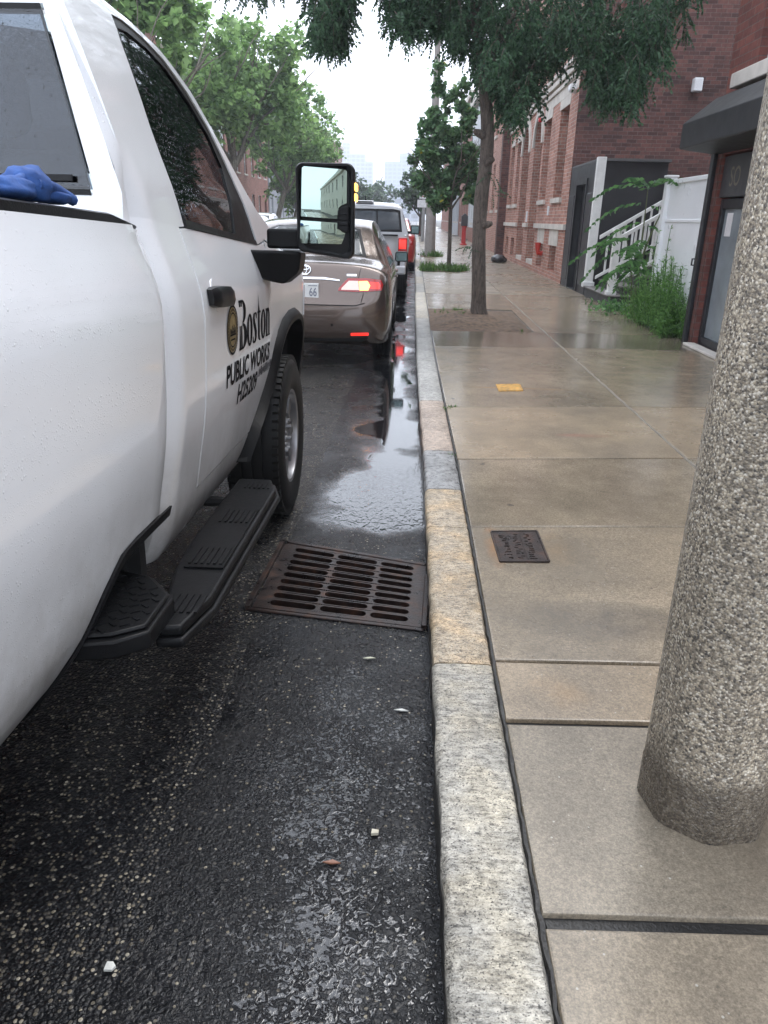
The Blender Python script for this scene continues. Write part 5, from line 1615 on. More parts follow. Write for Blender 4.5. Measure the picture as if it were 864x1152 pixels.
def win(parent, X, s, h, depth, frame, pane, sill=None, lintel=None, sash=True, parts=True, over=.08):
    """frame, pane, sill and lintel of one window in the plane x = X"""
    ya, yb, za, zb = h[:4]; xd = X + s * (depth - .05); f = .055
    m = MB()
    for a, b, c, d in ((ya, ya + f, za, zb), (yb - f, yb, za, zb), (ya + f, yb - f, za, za + f), (ya + f, yb - f, zb - f, zb)):
        m.box((min(xd, xd + s * .05), a, c), (max(xd, xd + s * .05), b, d))
    if sash:
        zm = (za + zb) / 2
        m.box((min(xd, xd + s * .04), ya + f, zm - .025), (max(xd, xd + s * .04), yb - f, zm + .025))
    w_ = m.build('window', frame, parent)
    m = MB(); x1 = xd + s * .03
    m.box((min(x1, x1 + s * .01), ya + f * .8, za + f * .8), (max(x1, x1 + s * .01), yb - f * .8, zb - f * .8)); m.build('pane', pane, w_)
    if sill:
        m = MB(); x0 = X - s * .06; x1 = X + s * depth * .8
        m.box((min(x0, x1), ya - over, za - .11), (max(x0, x1), yb + over, za - .002)); m.build('sill', sill, w_)
    if lintel:
        m = MB(); x0 = X - s * .015; x1 = X + s * .05
        m.box((min(x0, x1), ya - over, zb + .002), (max(x0, x1), yb + over, zb + .20)); m.build('lintel', lintel, w_)
    return w_

# ---- pink-brown brick row house -------------------------------------------------
def rowhouse():
    X = 3.3; y0, y1 = 18.15, 31.2; H = 9.2
    root = wempty('brick_rowhouse', (X, y0, .1))
    tag(root, 'pinkish brick row house with two arched entrances and pale stone bands', 'building')
    g = lambda m, n, mat, **k: m.build(n, mat, root, **k)
    holes = [(19.10, 20.25, 2.0, 3.92), (21.50, 22.55, 2.0, 3.92), (19.15, 20.1, .34, .92), (21.2, 22.1, .34, .92),
             (22.85, 24.35, .30, 4.2, 'arch'), (25.3, 26.9, .30, 4.2, 'arch'), (27.5, 28.4, 2.0, 3.9), (29.2, 30.1, 2.0, 3.9), (27.5, 28.4, .36, .92), (29.2, 30.1, .36, .92)]
    for yy_ in (19.10, 21.5, 23.1, 25.5, 27.5, 29.2):
        holes.append((yy_, yy_ + 1.05, 5.45, 7.4))
    m = MB(); wall_x(m, X, y0, y1, .0, H, holes, .30, 1); shell(m, X, 12, y0, y1, 0, H, 0, (1, 0))
    g(m, 'wall', [B_PINK, B_DARK])
    for h in holes:
        if len(h) > 4: continue
        tall = h[3] - h[2] > 1
        wo = win(root, X, 1, h, .26, M_DFRAME if tall else M_DFRAME, M_PANE, M_STONE if tall else None, None if h[2] < 1 else M_STONE, sash=tall)
    # stone bands, water table and cornice
    m = MB(); m.box((X - .06, y0 - .0, 1.30), (X + .02, 22.80, 1.42)); m.box((X - .06, 24.40, 1.30), (X + .02, 25.25, 1.42)); m.box((X - .06, 26.95, 1.30), (X + .02, y1, 1.42)); g(m, 'stone_band', M_STONE)
    for z, d, w_ in ((4.36, .05, .10), (4.50, .09, .12), (4.66, .12, .09)):
        m = MB(); m.box((X - d, y0 - .03, z), (X + .02, y1 - .05, z + w_)); g(m, 'stone_band', M_STONE, bevel=.01)
    m = MB(); m.box((X - .008, y0 + .1, 3.97 + .16), (X + .02, 22.7, 4.36)); g(m, 'stone_band', M_STONE)
    m = MB(); m.box((X - .012, 19.0, .93), (X + .02, 20.25, 1.29)); m.box((X - .012, 21.1, .93), (X + .02, 22.2, 1.29)); g(m, 'basement_lintel', M_STONE)
    m = MB(); m.box((X - .30, y0 - .05, 8.7), (X + .05, y1 - .05, 9.3)); g(m, 'cornice', M_STONE, bevel=.05)
    for (a, b) in ((22.85, 24.35), (25.3, 26.9)):
        # arched stone hood, dark recess with door, glazed fanlight and transom
        m = MB(); r = (b - a) / 2; yc = (a + b) / 2; zs = 4.2 - r; rows = []
        for k in range(17):
            c_, s_ = -math.cos(PI * k / 16), math.sin(PI * k / 16)
            rows.append([(X + .02, yc + c_ * (r + .0), zs + s_ * r), (X - .05, yc + c_ * r, zs + s_ * r), (X - .05, yc + c_ * (r + .22), zs + s_ * (r + .22)), (X + .02, yc + c_ * (r + .22), zs + s_ * (r + .22))])
        m.grid(rows); g(m, 'arch_hood', M_STONE)
        m = MB(); m.box((X + 1.0, a - .05, .14), (X + 1.06, b + .05, 4.3)); m.box((X + .28, a - .05, .14), (X + 1.0, a - .01, 4.3)); m.box((X + .28, b + .01, .14), (X + 1.0, b + .05, 4.3)); m.box((X + .28, a - .05, 4.22), (X + 1.0, b + .05, 4.28))
        g(m, 'entrance_recess', B_DARK)
        m = MB(); m.box((X + .02, a, .14), (X + 1.0, b, .42)); g(m, 'threshold', M_STONE)
        m = MB(); m.box((X + .90, a + .2, .42), (X + .96, b - .2, 2.55)); d_ = g(m, 'door', M_BLACKPAINT, bevel=.01)
        m = MB(); m.box((X + .87, a + .35, 1.2), (X + .90, b - .35, 2.35)); m.build('pane', M_BLIND, d_)
        m = MB(); m.box((X + .80, a + .02, 2.62), (X + .92, b - .02, 2.78)); g(m, 'transom', M_WFRAME)
        m = MB(); m.box((X + .92, a + .1, 2.85), (X + .95, b - .1, 3.95)); g(m, 'fanlight', M_BLIND)
    # small fittings: alarm light, lamp, vent pipe, number plates
    m = MB(); m.lathe([(0, -.16), (.05, -.15), (.07, -.08), (.075, 0), (0, 0)], (X, 18.55, 4.12), 'x', 16); m.box((X - .15, 18.42, 4.10), (X, 18.70, 4.22)); g(m, 'wall_lamp', M_WFRAME, bevel=.02)
    m = MB(); m.lathe([(0, -.14), (.05, -.14), (.06, -.05), (.06, 0), (0, 0)], (X, 23.0, 4.02), 'x', 14); g(m, 'alarm_beacon', NT('red_beacon', .3, (.5, .02, .02)).m)
    m = MB(); m.tube([(X - .02, 21.0, .70), (X - .13, 21.0, .70), (X - .15, 21.0, .82), (X - .15, 21.0, .96)], [.06, .06, .065, .075], 12); g(m, 'standpipe', NT('red_paint', .4, (.42, .03, .02)).m)
    m = MB(); m.box((X - .02, 20.65, 1.62), (X, 20.85, 1.84)); g(m, 'notice', M_WFRAME)
    m = MB(); m.box((X - .02, 24.6, 1.45), (X, 24.85, 1.75)); g(m, 'letter_box', M_WFRAME)
    # lamp on the dark side wall
    m = MB(); m.box((5.6, y0 - .18, 4.05), (5.78, y0, 4.30)); g(m, 'side_wall_lamp', M_WFRAME, bevel=.02)

rowhouse()

# ---- shop at the right edge ------------------------------------------------------
def shop():
    X = 3.3; y1 = 9.46
    root = wempty('corner_shop', (X, y1, .1)); tag(root, 'red brick shop with black canopy and glazed door at the right edge', 'building')
    g = lambda m, n, mat, **k: m.build(n, mat, root, **k)
    holes = [(8.30, 9.225, .16, 2.19), (2.0, 8.0, .5, 2.19), (7.4, 8.72, 2.95, 4.9), (4.4, 5.8, 2.95, 4.9), (1.4, 2.8, 2.95, 4.9)]
    m = MB(); wall_x(m, X, 1.0, y1, 0, 8.5, holes, .16, 1); shell(m, X, 12, 1.0, y1, 0, 8.5); g(m, 'wall', B_SHOP)
    m = MB(); m.box((X - .012, 9.236, .14), (X + .02, y1 + .012, 2.2)); g(m, 'pier', B_PIER)
    # black post on the corner with an iron bracket
    m = MB(); m.box((X - .06, 9.33, .14), (X - .014, 9.43, 2.22)); p = g(m, 'corner_post', M_BLACKPAINT, bevel=.006)
    m = MB(); m.tube([(X - .04, 9.43, 1.10), (X - .07, 9.47, 1.10), (X - .07, 9.47, 1.03), (X - .04, 9.43, 1.03)], .011, 6); m.build('bracket', M_BLACKPAINT, p)
    # door: black frame, pale glass, notice, handle; sign panel above
    m = MB(); xd = X + .13
    for a, b, c, d in ((9.15, 9.225, .16, 1.74), (8.30, 8.38, .16, 1.74), (8.38, 9.15, 1.64, 1.74), (8.38, 9.15, .16, .25)):
        m.box((X + .06, a, c), (xd, b, d))
    d_ = g(m, 'door', M_BLACKPAINT, bevel=.006)
    m = MB(); m.box((X + .10, 8.38, .25), (X + .115, 9.15, 1.64)); m.build('pane', simple('milky_door_glass', (.20, .225, .24), .12, var=.2, scale=2), d_)
    m = MB(); m.box((X + .094, 8.90, 1.36), (X + .099, 9.06, 1.60)); m.build('notice', simple('paper', (.62, .60, .60), .7), d_)
    m = MB(); m.box((X + .085, 8.42, .85), (X + .1, 8.46, 1.15)); m.build('handle', M_CHROME, d_)
    m = MB(); m.box((X + .03, 8.30, 1.76), (X + .13, 9.225, 2.17)); sg = g(m, 'sign_panel', simple('grey_sign_board', (.045, .046, .05), .4))
    v, fs = text_geom('SO', 1.0, .004)
    u0, u1 = min(p[0] for p in v), max(p[0] for p in v); v0, v1 = min(p[1] for p in v), max(p[1] for p in v)
    m = MB(); m.add([(X + .027, lerp(8.99, 8.72, (p[0] - u0) / (u1 - u0)), lerp(1.86, 2.06, (p[1] - v0) / (v1 - v0))) for p in v], fs); m.build('lettering', simple('grey_letters', (.19, .17, .13), .5), sg)
    m = MB(); m.box((X + .14, 2.0, .5), (X + .15, 8.0, 2.19)); g(m, 'shop_window', M_PANE)
    # canopy: sloping black front over a soffit
    m = MB()
    prof = [(X + .0, 2.72), (X - .46, 2.44), (X - .46, 2.24), (X + .0, 2.21)]
    prof = [(X + .005, 2.76), (X - .10, 2.76), (X - .42, 2.50), (X - .42, 2.25), (X + .005, 2.20)]
    m.prism([(x, 9.44, z) for x, z in prof], (0, -7.6, 0)); g(m, 'canopy', simple('black_canopy', (.020, .020, .022), .55, var=.35, scale=3, bump=.2), bevel=.012)
    m = MB(); m.box((X - .10, 7.35, 2.80), (X + .02, 9.10, 2.94)); g(m, 'sill', M_STONE, bevel=.01)
    for h in holes[2:]:
        win(root, X, 1, h, .14, M_WFRAME, M_PANE)
    m = MB(); m.box((X - .10, 8.05, .14), (X + .03, 9.25, .17)); g(m, 'threshold', M_STONE, bevel=.006)
shop()

# ---- black timber entrance box with the white corner post --------------------------
def entrance_box():
    X = 3.3; y0, y1 = 15.55, 18.06
    root = wempty('entrance_porch', (X, y0, .14)); tag(root, 'charcoal timber entrance porch with black panelled door and white corner post', 'porch')
    g = lambda m, n, mat, **k: m.build(n, mat, root, **k)
    m = MB(); wall_x(m, X, y0, y1, .14, 2.53, [(16.35, 17.25, .16, 2.18)], .18, 1); shell(m, X, 4.6, y0, y1, .14, 2.53); g(m, 'wall', M_BLACKBOARD)
    m = MB()
    for a, b, c, d in ((16.25, 16.35, .16, 2.28), (17.25, 17.35, .16, 2.28), (16.35, 17.25, 2.18, 2.28)): m.box((X - .025, a, c), (X + .02, b, d))
    g(m, 'door_frame', M_BLACKPAINT)
    m = MB(); m.box((X + .12, 16.35, .16), (X + .16, 17.25, 2.18)); d_ = g(m, 'door', M_BLACKPAINT)
    for a, b in ((16.45, 16.75), (16.85, 17.15)):
        for c, d in ((.3, .9), (1.0, 1.55), (1.65, 2.08)):
            m = MB(); m.box((X + .105, a, c), (X + .125, b, d)); m.build('door_panel', M_BLACKPAINT, d_, bevel=.012)
    m = MB(); m.lathe([(0, -.05), (.03, -.045), (.035, -.02), (.02, 0), (0, .01)], (X + .10, 16.42, 1.08), 'x', 12); m.build('door_knob', M_CHROME, d_, smooth=True)
    for a, b in ((15.62, 16.18), (17.42, 18.0)):
        m = MB(); m.box((X - .022, a, .3), (X + .01, b, 2.0)); g(m, 'side_panel', M_BLACKPAINT, bevel=.012)
    m = MB(); m.box((X - .03, y0 - .13, .30), (X + .13, y0 - .003, 2.60)); g(m, 'corner_post', M_WHITEWOOD, bevel=.006)
    m = MB(); m.box((X - .06, y0 - .16, .30), (X + .16, y0 + .0, .40)); g(m, 'post_base', M_WHITEWOOD, bevel=.01)
    m = MB(); m.box((X - .0, y0 - .1, 2.535), (4.62, y1, 2.58)); g(m, 'roof', M_ROOF)
entrance_box()

# ---- stoop with white railings ------------------------------------------------------
def stoop():
    root = wempty('front_stoop', (3.35, 14.4, .14)); tag(root, 'weathered grey steps with white wooden railings rising beside the porch', 'steps')
    g = lambda m, n, mat, **k: m.build(n, mat, root, **k)
    m = MB(); n = 6; x0 = 3.33; rise = .165; run = .275
    m.box((x0 - .05, 13.45, .12), (x0 + .45, 15.40, .30))
    for k in range(n):
        m.box((x0 + .22 + k * run, 13.6, .14), (6.4, 15.38, .30 + (k + 1) * rise - .03))
    g(m, 'risers', simple('dark_step_side', (.05, .05, .05), .7, var=.3, scale=5))
    for k in range(n):
        m = MB(); m.box((x0 + .19 + k * run, 13.57, .27 + (k + 1) * rise), (x0 + .22 + (k + 1) * run + .02, 15.39, .30 + (k + 1) * rise)); g(m, 'tread', M_STEP, bevel=.008)
    m = MB(); m.box((x0 - .08, 13.42, .30), (x0 + .47, 15.41, .325)); g(m, 'tread', M_STEP, bevel=.008)
    sl = rise / run
    for y, xs in ((15.30, 3.44), (13.66, 3.36)):
        m = MB(); L = 1.75
        rail0, rail1 = 1.18, .46
        def bar(z, w_, h):
            m.prism([(xs, y - w_, z), (xs, y + w_, z), (xs, y + w_, z + h), (xs, y - w_, z + h)], (L, 0, L * sl))
        bar(rail0, .035, .07); bar(rail1, .025, .06)
        rl = g(m, 'railing', M_WHITEWOOD, bevel=.006)
        for k in range(11):
            x = xs + .14 + k * .148; z = rail1 + (x - xs) * sl
            m = MB(); m.prism([(x, y - .016, z + .05), (x + .034, y - .016, z + .05 + .034 * sl), (x + .034, y + .016, z + .05 + .034 * sl), (x, y + .016, z + .05)], (0, 0, rail0 - rail1 - .045))
            m.build('baluster', M_WHITEWOOD, rl)
    m = MB(); m.box((3.30, 13.60, .32), (3.42, 13.72, 1.34)); m.box((3.285, 13.585, 1.34), (3.435, 13.735, 1.38)); m.box((3.28, 13.58, .32), (3.44, 13.74, .38)); g(m, 'newel_post', M_WHITEWOOD, bevel=.006)
    m = MB(); m.box((5.15, 13.60, 1.3), (5.27, 13.72, 2.5)); g(m, 'newel_post', M_WHITEWOOD, bevel=.006)
    # broken kerb stone beside the bottom step
    m = MB(); m.box((3.25, 12.75, .10), (3.85, 13.40, .20)); g(m, 'side_slab', M_STEP, bevel=.02)
stoop()
m = MB(); m.box((6.45, 9.5, .1), (6.6, 18.1, 2.3))
for k in range(36):
    m.box((6.43, 9.55 + k * .237, .1), (6.45, 9.55 + k * .237 + .215, 2.3))
o = tag(m.build('yard_fence', simple('grey_boards', (.16, .15, .14), .8, var=.3, scale=2)), 'grey board fence at the back of the yard behind the steps', 'fence')

def vinyl_fence():
    root = wempty('vinyl_fence', (3.42, 10.6, .14)); tag(root, 'white vinyl privacy fence panel beside the shop corner', 'fence')
    g = lambda m, n, mat, **k: m.build(n, mat, root, **k)
    m = MB(); m.box((3.41, 9.52, .16), (3.44, 11.30, 1.50)); m.box((3.414, 9.52, 1.53), (3.436, 11.30, 1.98)); g(m, 'panel', M_VINYL)
    m = MB(); m.box((3.395, 9.50, 1.495), (3.455, 11.32, 1.535)); m.box((3.39, 9.50, 1.975), (3.46, 11.32, 2.03)); g(m, 'rail', M_VINYL, bevel=.006)
    m = MB(); m.box((3.36, 11.30, .14), (3.49, 11.43, 2.06)); m.prism([(3.345, 11.285, 2.06), (3.505, 11.285, 2.06), (3.505, 11.445, 2.06), (3.345, 11.445, 2.06)], (0, 0, .03)); g(m, 'post', M_VINYL, bevel=.008)
    m = MB(); m.box((3.47, 11.30, .14), (5.0, 11.33, 1.95)); g(m, 'return_panel', M_VINYL)
vinyl_fence()

# ---- the row beyond ---------------------------------------------------------------------
def terrace(name, label, cat, X, s, y0, y1, H, mat, frame, nx, floors, base=None, recess=.2, depth=9, pane=None, sill=M_STONE, z1st=1.3, wh=1.7, ww=1.0, fh=3.1, cornice=None, door=True, siding=False):
    root = wempty(name, (X, (y0 + y1) / 2, .1)); tag(root, label, cat)
    holes = []
    pitch = (y1 - y0) / nx
    for fl in range(floors):
        for k in range(nx):
            yc = y0 + (k + .5) * pitch
            z = z1st + fl * fh
            if door and fl == 0 and k == nx - 1: holes.append((yc - .5, yc + .5, .2, 2.6)); continue
            holes.append((yc - ww / 2, yc + ww / 2, z, z + wh))
    m = MB(); wall_x(m, X, y0, y1, 0, H, holes, recess, s); shell(m, X, X + s * depth, y0, y1, 0, H); m.build('wall', mat, root)
    for h in holes:
        if h[2] < 1 and door and h[3] > 2.4:
            m = MB(); xx = X + s * recess * .8; m.box((min(xx, xx + s * .05), h[0], h[2]), (max(xx, xx + s * .05), h[1], h[3])); m.build('door', M_BLACKPAINT, root)
            m = MB(); xx = X - s * .5; m.box((min(xx, X), h[0] - .1, .1), (max(xx, X), h[1] + .1, .22)); m.build('doorstep', M_STEP, root)
        else:
            win(root, X, s, h, recess * .9, frame, pane or M_PANE, sill)
    if base:
        m = MB(); m.box((min(X - s * .05, X), y0, .05), (max(X - s * .05, X), y1, 1.0)); m.build('plinth', base, root)
    m = MB(); a = X - s * .3; m.box((min(a, X + s * .1), y0 + .02, H - .45), (max(a, X + s * .1), y1 - .02, H + .02)); m.build('cornice', cornice or M_STONE, root)
    m = MB(); m.box((min(X, X + s * depth), y0, H + .03), (max(X, X + s * depth), y1, H + .1)); m.build('roof', M_ROOF, root)
    return root
def siding_mat(name, col, pitch=.13):
    t = NT(name, .55, col); p = t.pos(); z = t.sep(p)[2]
    f = t.math('FRACT', t.math('MULTIPLY', z, 1 / pitch))
    n = t.noise(p, 2, 4)
    t.set('Base Color', t.mix(.5, t.ramp(n, [(.3, tuple(c * .88 for c in col)), (.7, col)]), t.ramp(f, [(0, .45), (.12, 1), (1, 1)]), 'MULTIPLY'))
    t.bump(f, .6, .02); return t.m
S_WHITE = siding_mat('white_siding', (.62, .64, .66)); S_CREAM = siding_mat('cream_siding', (.58, .54, .45), .2); S_GREY = siding_mat('grey_siding', (.36, .38, .41))
terrace('brick_rowhouse', 'second brick row house with white downpipe, beyond the arched one', 'building', 3.42, 1, 31.25, 44.6, 9.4, B_PINK, M_DFRAME, 5, 3, None, sill=M_STONE, z1st=1.9, wh=1.95)
def downpipe():
    root = wempty('downpipe', (3.25, 31.7, .14)); tag(root, 'white downpipe with a box head on the brick row front', 'downpipe')
    m = MB(); m.tube([(3.34, 31.75, .16), (3.34, 31.75, 3.1)], .075, 10); m.build('pipe', M_WFRAME, root, smooth=True)
    m = MB(); m.box((3.22, 31.58, 2.6), (3.42, 31.92, 3.2)); m.build('head', M_WFRAME, root, bevel=.02)
downpipe()
m = MB(); m.box((3.02, 30.75, .1), (3.44, 31.23, 9.25)); tag(m.build('chimney_pier', B_DARK), 'dark brick pier between the two brick row houses', 'brick pier')
terrace('clapboard_house', 'pale clapboard house with red brick base behind the young maple', 'house', 3.5, 1, 47.0, 57.0, 8.6, S_WHITE, M_WFRAME, 4, 3, B_RED)
terrace('brick_rowhouse', 'red brick house following the pale clapboard house', 'building', 3.5, 1, 57.6, 70.0, 9.6, B_RED, M_WFRAME, 5, 3)
terrace('clapboard_house', 'grey clapboard house far along the right pavement', 'house', 3.5, 1, 70.6, 84.0, 8.8, S_GREY, M_WFRAME, 5, 3)
terrace('brick_rowhouse', 'farthest red brick building on the right pavement', 'building', 3.5, 1, 85.0, 120.0, 10, B_RED, M_WFRAME, 10, 3)
# behind the camera, seen in the truck's mirror
terrace('clapboard_house', 'cream clapboard house behind the viewer, seen only in the truck mirror', 'house', 5.6, 1, -46.0, -13.0, 7.0, S_CREAM, M_WFRAME, 9, 2, cornice=S_CREAM)
# left side of the street
XL = -13.3
LH = [('brick_rowhouse', 'brick house glimpsed through the trees nearest the truck windscreen', 6, 19, 9.5, B_RED, 5), ('stucco_house', 'white house with tall windows glimpsed left of the plane trees', 19.3, 31, 9.8, simple('white_stucco', (.60, .60, .60), .8, var=.08, scale=1), 5),
      ('brick_rowhouse', 'brown brick house across the street between two white houses', 31.3, 43, 10.2, B_RED, 5), ('clapboard_house', 'white clapboard house across the street behind the plane trees', 43.4, 56, 9.5, S_WHITE, 5),
      ('brick_rowhouse', 'brick house farther down across the street', 56.5, 72, 10, B_RED, 6), ('clapboard_house', 'grey clapboard house far down across the street', 72.5, 90, 9.6, S_GREY, 6)]
for nm, lb, a, b, h, mt, nx in LH:
    terrace(nm, lb, 'building' if 'brick' in nm else 'house', XL, -1, a, b, h, mt, M_WFRAME, nx, 3)
terrace('brick_rowhouse', 'red brick block rising above the queue far down the left side', 'building', -14, -1, 120, 150, 13, B_RED, M_WFRAME, 8, 4, ww=1.4)

# far towers in the haze
M_TOWER = NT('tower_cladding', .5, (.22, .26, .33)).m
def tower_mat(name, col):
    t = NT(name, .4); p = t.pos(); X, Y, Z = t.sep(p)
    a = t.math('FRACT', t.math('MULTIPLY', Z, 1 / 4.0)); b = t.math('FRACT', t.math('MULTIPLY', t.math('ADD', X, Y), 1 / 5.0))
    k = t.math('MULTIPLY', t.math('GREATER_THAN', a, .4), t.math('GREATER_THAN', b, .25))
    t.set('Base Color', t.mix(k, col, tuple(c * .45 for c in col))); return t.m
T1 = tower_mat('tower_cladding_pale', (.30, .33, .38)); T2 = tower_mat('tower_cladding_blue', (.20, .25, .33))
def tower(label, blocks, mat):
    y = blocks[0][2]; root = wempty('tower_block', ((blocks[0][0] + blocks[0][1]) / 2, y, 0)); tag(root, label, 'tower', 'towers on the skyline')
    for i, (x0, x1, ya, yb, h) in enumerate(blocks):
        m = MB(); m.box((x0, ya, -.5), (x1, yb, h)); m.build('wing', mat, root)
tower('stepped blue-grey tower on the hazy skyline, right of centre', [(-38, -22, 900, 930, 58.5), (-21.9, -2, 900, 940, 67), (-46, -38.1, 905, 930, 31)], T2)
tower('pale tower at the left of the hazy skyline gap', [(-76, -59, 900, 930, 65.5), (-58.9, -51, 902, 925, 58), (-84, -76.1, 900, 920, 76)], T1)
tower('low grey block below the stepped tower', [(-15, -3, 480, 500, 14.5), (-2.9, 4, 485, 500, 12)], T1)

# haze
m = MB(); m.box((-950, -100, -2), (950, 1600, 95))
t = NT('haze_air'); t.n.remove(t.bsdf)
pv = t.node('ShaderNodeVolumePrincipled'); pv.inputs['Color'].default_value = (.86, .91, 1, 1); pv.inputs['Density'].default_value = .0011; pv.inputs['Anisotropy'].default_value = .2
t.l.new(pv.outputs[0], t.n['Material Output'].inputs['Volume'])
HAZE = tag(m.build('haze', t.m), kind='stuff')
# ------------------------------------------------------------------ foliage
def leaf_mat(name, dark, light, trans=.35, rough=.5, yellow=0.0):
    t = NT(name, rough)
    r = t.island()
    stops = [(0, dark), (.7, light), (1, tuple(min(1, c * 1.35) for c in light))]
    if yellow: stops = [(0, dark), (.7, light), (1 - yellow, tuple(c * 1.3 for c in light)), (1, (.42, .34, .03))]
    col = t.ramp(r, stops)
    t.set('Base Color', col)
    t.set('Specular IOR Level', .35)
    tl = t.node('ShaderNodeBsdfTranslucent'); t.l.new(col, tl.inputs[0])
    mx = t.node('ShaderNodeMixShader'); mx.inputs[0].default_value = trans
    t.l.new(t.bsdf.outputs[0], mx.inputs[1]); t.l.new(tl.outputs[0], mx.inputs[2])
    t.l.new(mx.outputs[0], t.n['Material Output'].inputs[0])
    return t.m
def bark(name, a, b, sc=1.0, strength=1.0):
    t = NT(name, .85); p = t.obj()
    n = t.noise(t.mapping(p, (9 * sc, 9 * sc, 1.8 * sc)), 3, 6, .7, .6); f = t.noise(p, 40, 4, .7)
    t.set('Base Color', t.mix(.5, t.ramp(n, [(.35, a), (.62, b)]), t.ramp(f, [(.3, .6), (.7, 1.3)]), 'MULTIPLY'))
    t.bump(t.math('ADD', n, t.math('MULTIPLY', f, .3)), strength, .03); return t.m
L_LOCUST = leaf_mat('locust_leaf', (.024, .058, .034), (.070, .140, .072), .36)
L_MAPLE = leaf_mat('maple_leaf', (.034, .095, .040), (.14, .26, .11), .42, yellow=.012)
L_PLANE = leaf_mat('plane_leaf', (.080, .165, .050), (.27, .42, .15), .55)
L_FAR = leaf_mat('far_leaf', (.035, .075, .04), (.075, .14, .06), .3)
L_AIL = leaf_mat('ailanthus_leaf', (.03, .09, .03), (.10, .22, .07), .4)
L_GRASS = leaf_mat('grass_blade', (.03, .085, .015), (.10, .20, .04), .3)
L_WEED = leaf_mat('weed_blade', (.05, .13, .03), (.15, .30, .08), .4)
K_LOCUST = bark('locust_bark', (.055, .043, .036), (.175, .140, .115), 1.3)
K_MAPLE = bark('maple_bark', (.06, .05, .042), (.13, .105, .085), 2)
K_PLANE = bark('plane_bark', (.09, .08, .06), (.26, .24, .19), .6, .5)

def rvec(r):
    while True:
        v = Vector((r.uniform(-1, 1), r.uniform(-1, 1), r.uniform(-1, 1)))
        if .05 < v.length < 1: return v.normalized()
def leaf_quad(p, d, up, l, w):
    d = d.normalized(); s = d.cross(up)
    if s.length < 1e-4: s = d.cross(Vector((1, 0, 0)))
    s.normalize()
    return [p, p + d * l * .5 + s * w * .5, p + d * l, p + d * l * .5 - s * w * .5]

def frond(out, p, d, L, n, ll, lw, r, droop=.5):
    """pinnate leaf: paired leaflets along a drooping rachis"""
    d = d.normalized(); q = Vector(p); side_ = d.cross(Vector((0, 0, 1)))
    if side_.length < .05: side_ = rvec(r).cross(d)
    side_.normalize()
    st = L / n
    for k in range(n):
        d = (d + Vector((0, 0, -droop / n))).normalized(); q = q + d * st
        t = k / max(1, n - 1); sc = .65 + .7 * math.sin(PI * min(1, .15 + t * .85)) * .5
        for sg in (1, -1):
            dd = side_ * sg + d * .55 + Vector((0, 0, -.35)) + rvec(r) * .22
            out.append(leaf_quad(q, dd, d + rvec(r) * .4, ll * sc, lw * sc))
    out.append(leaf_quad(q, d, side_, ll, lw))

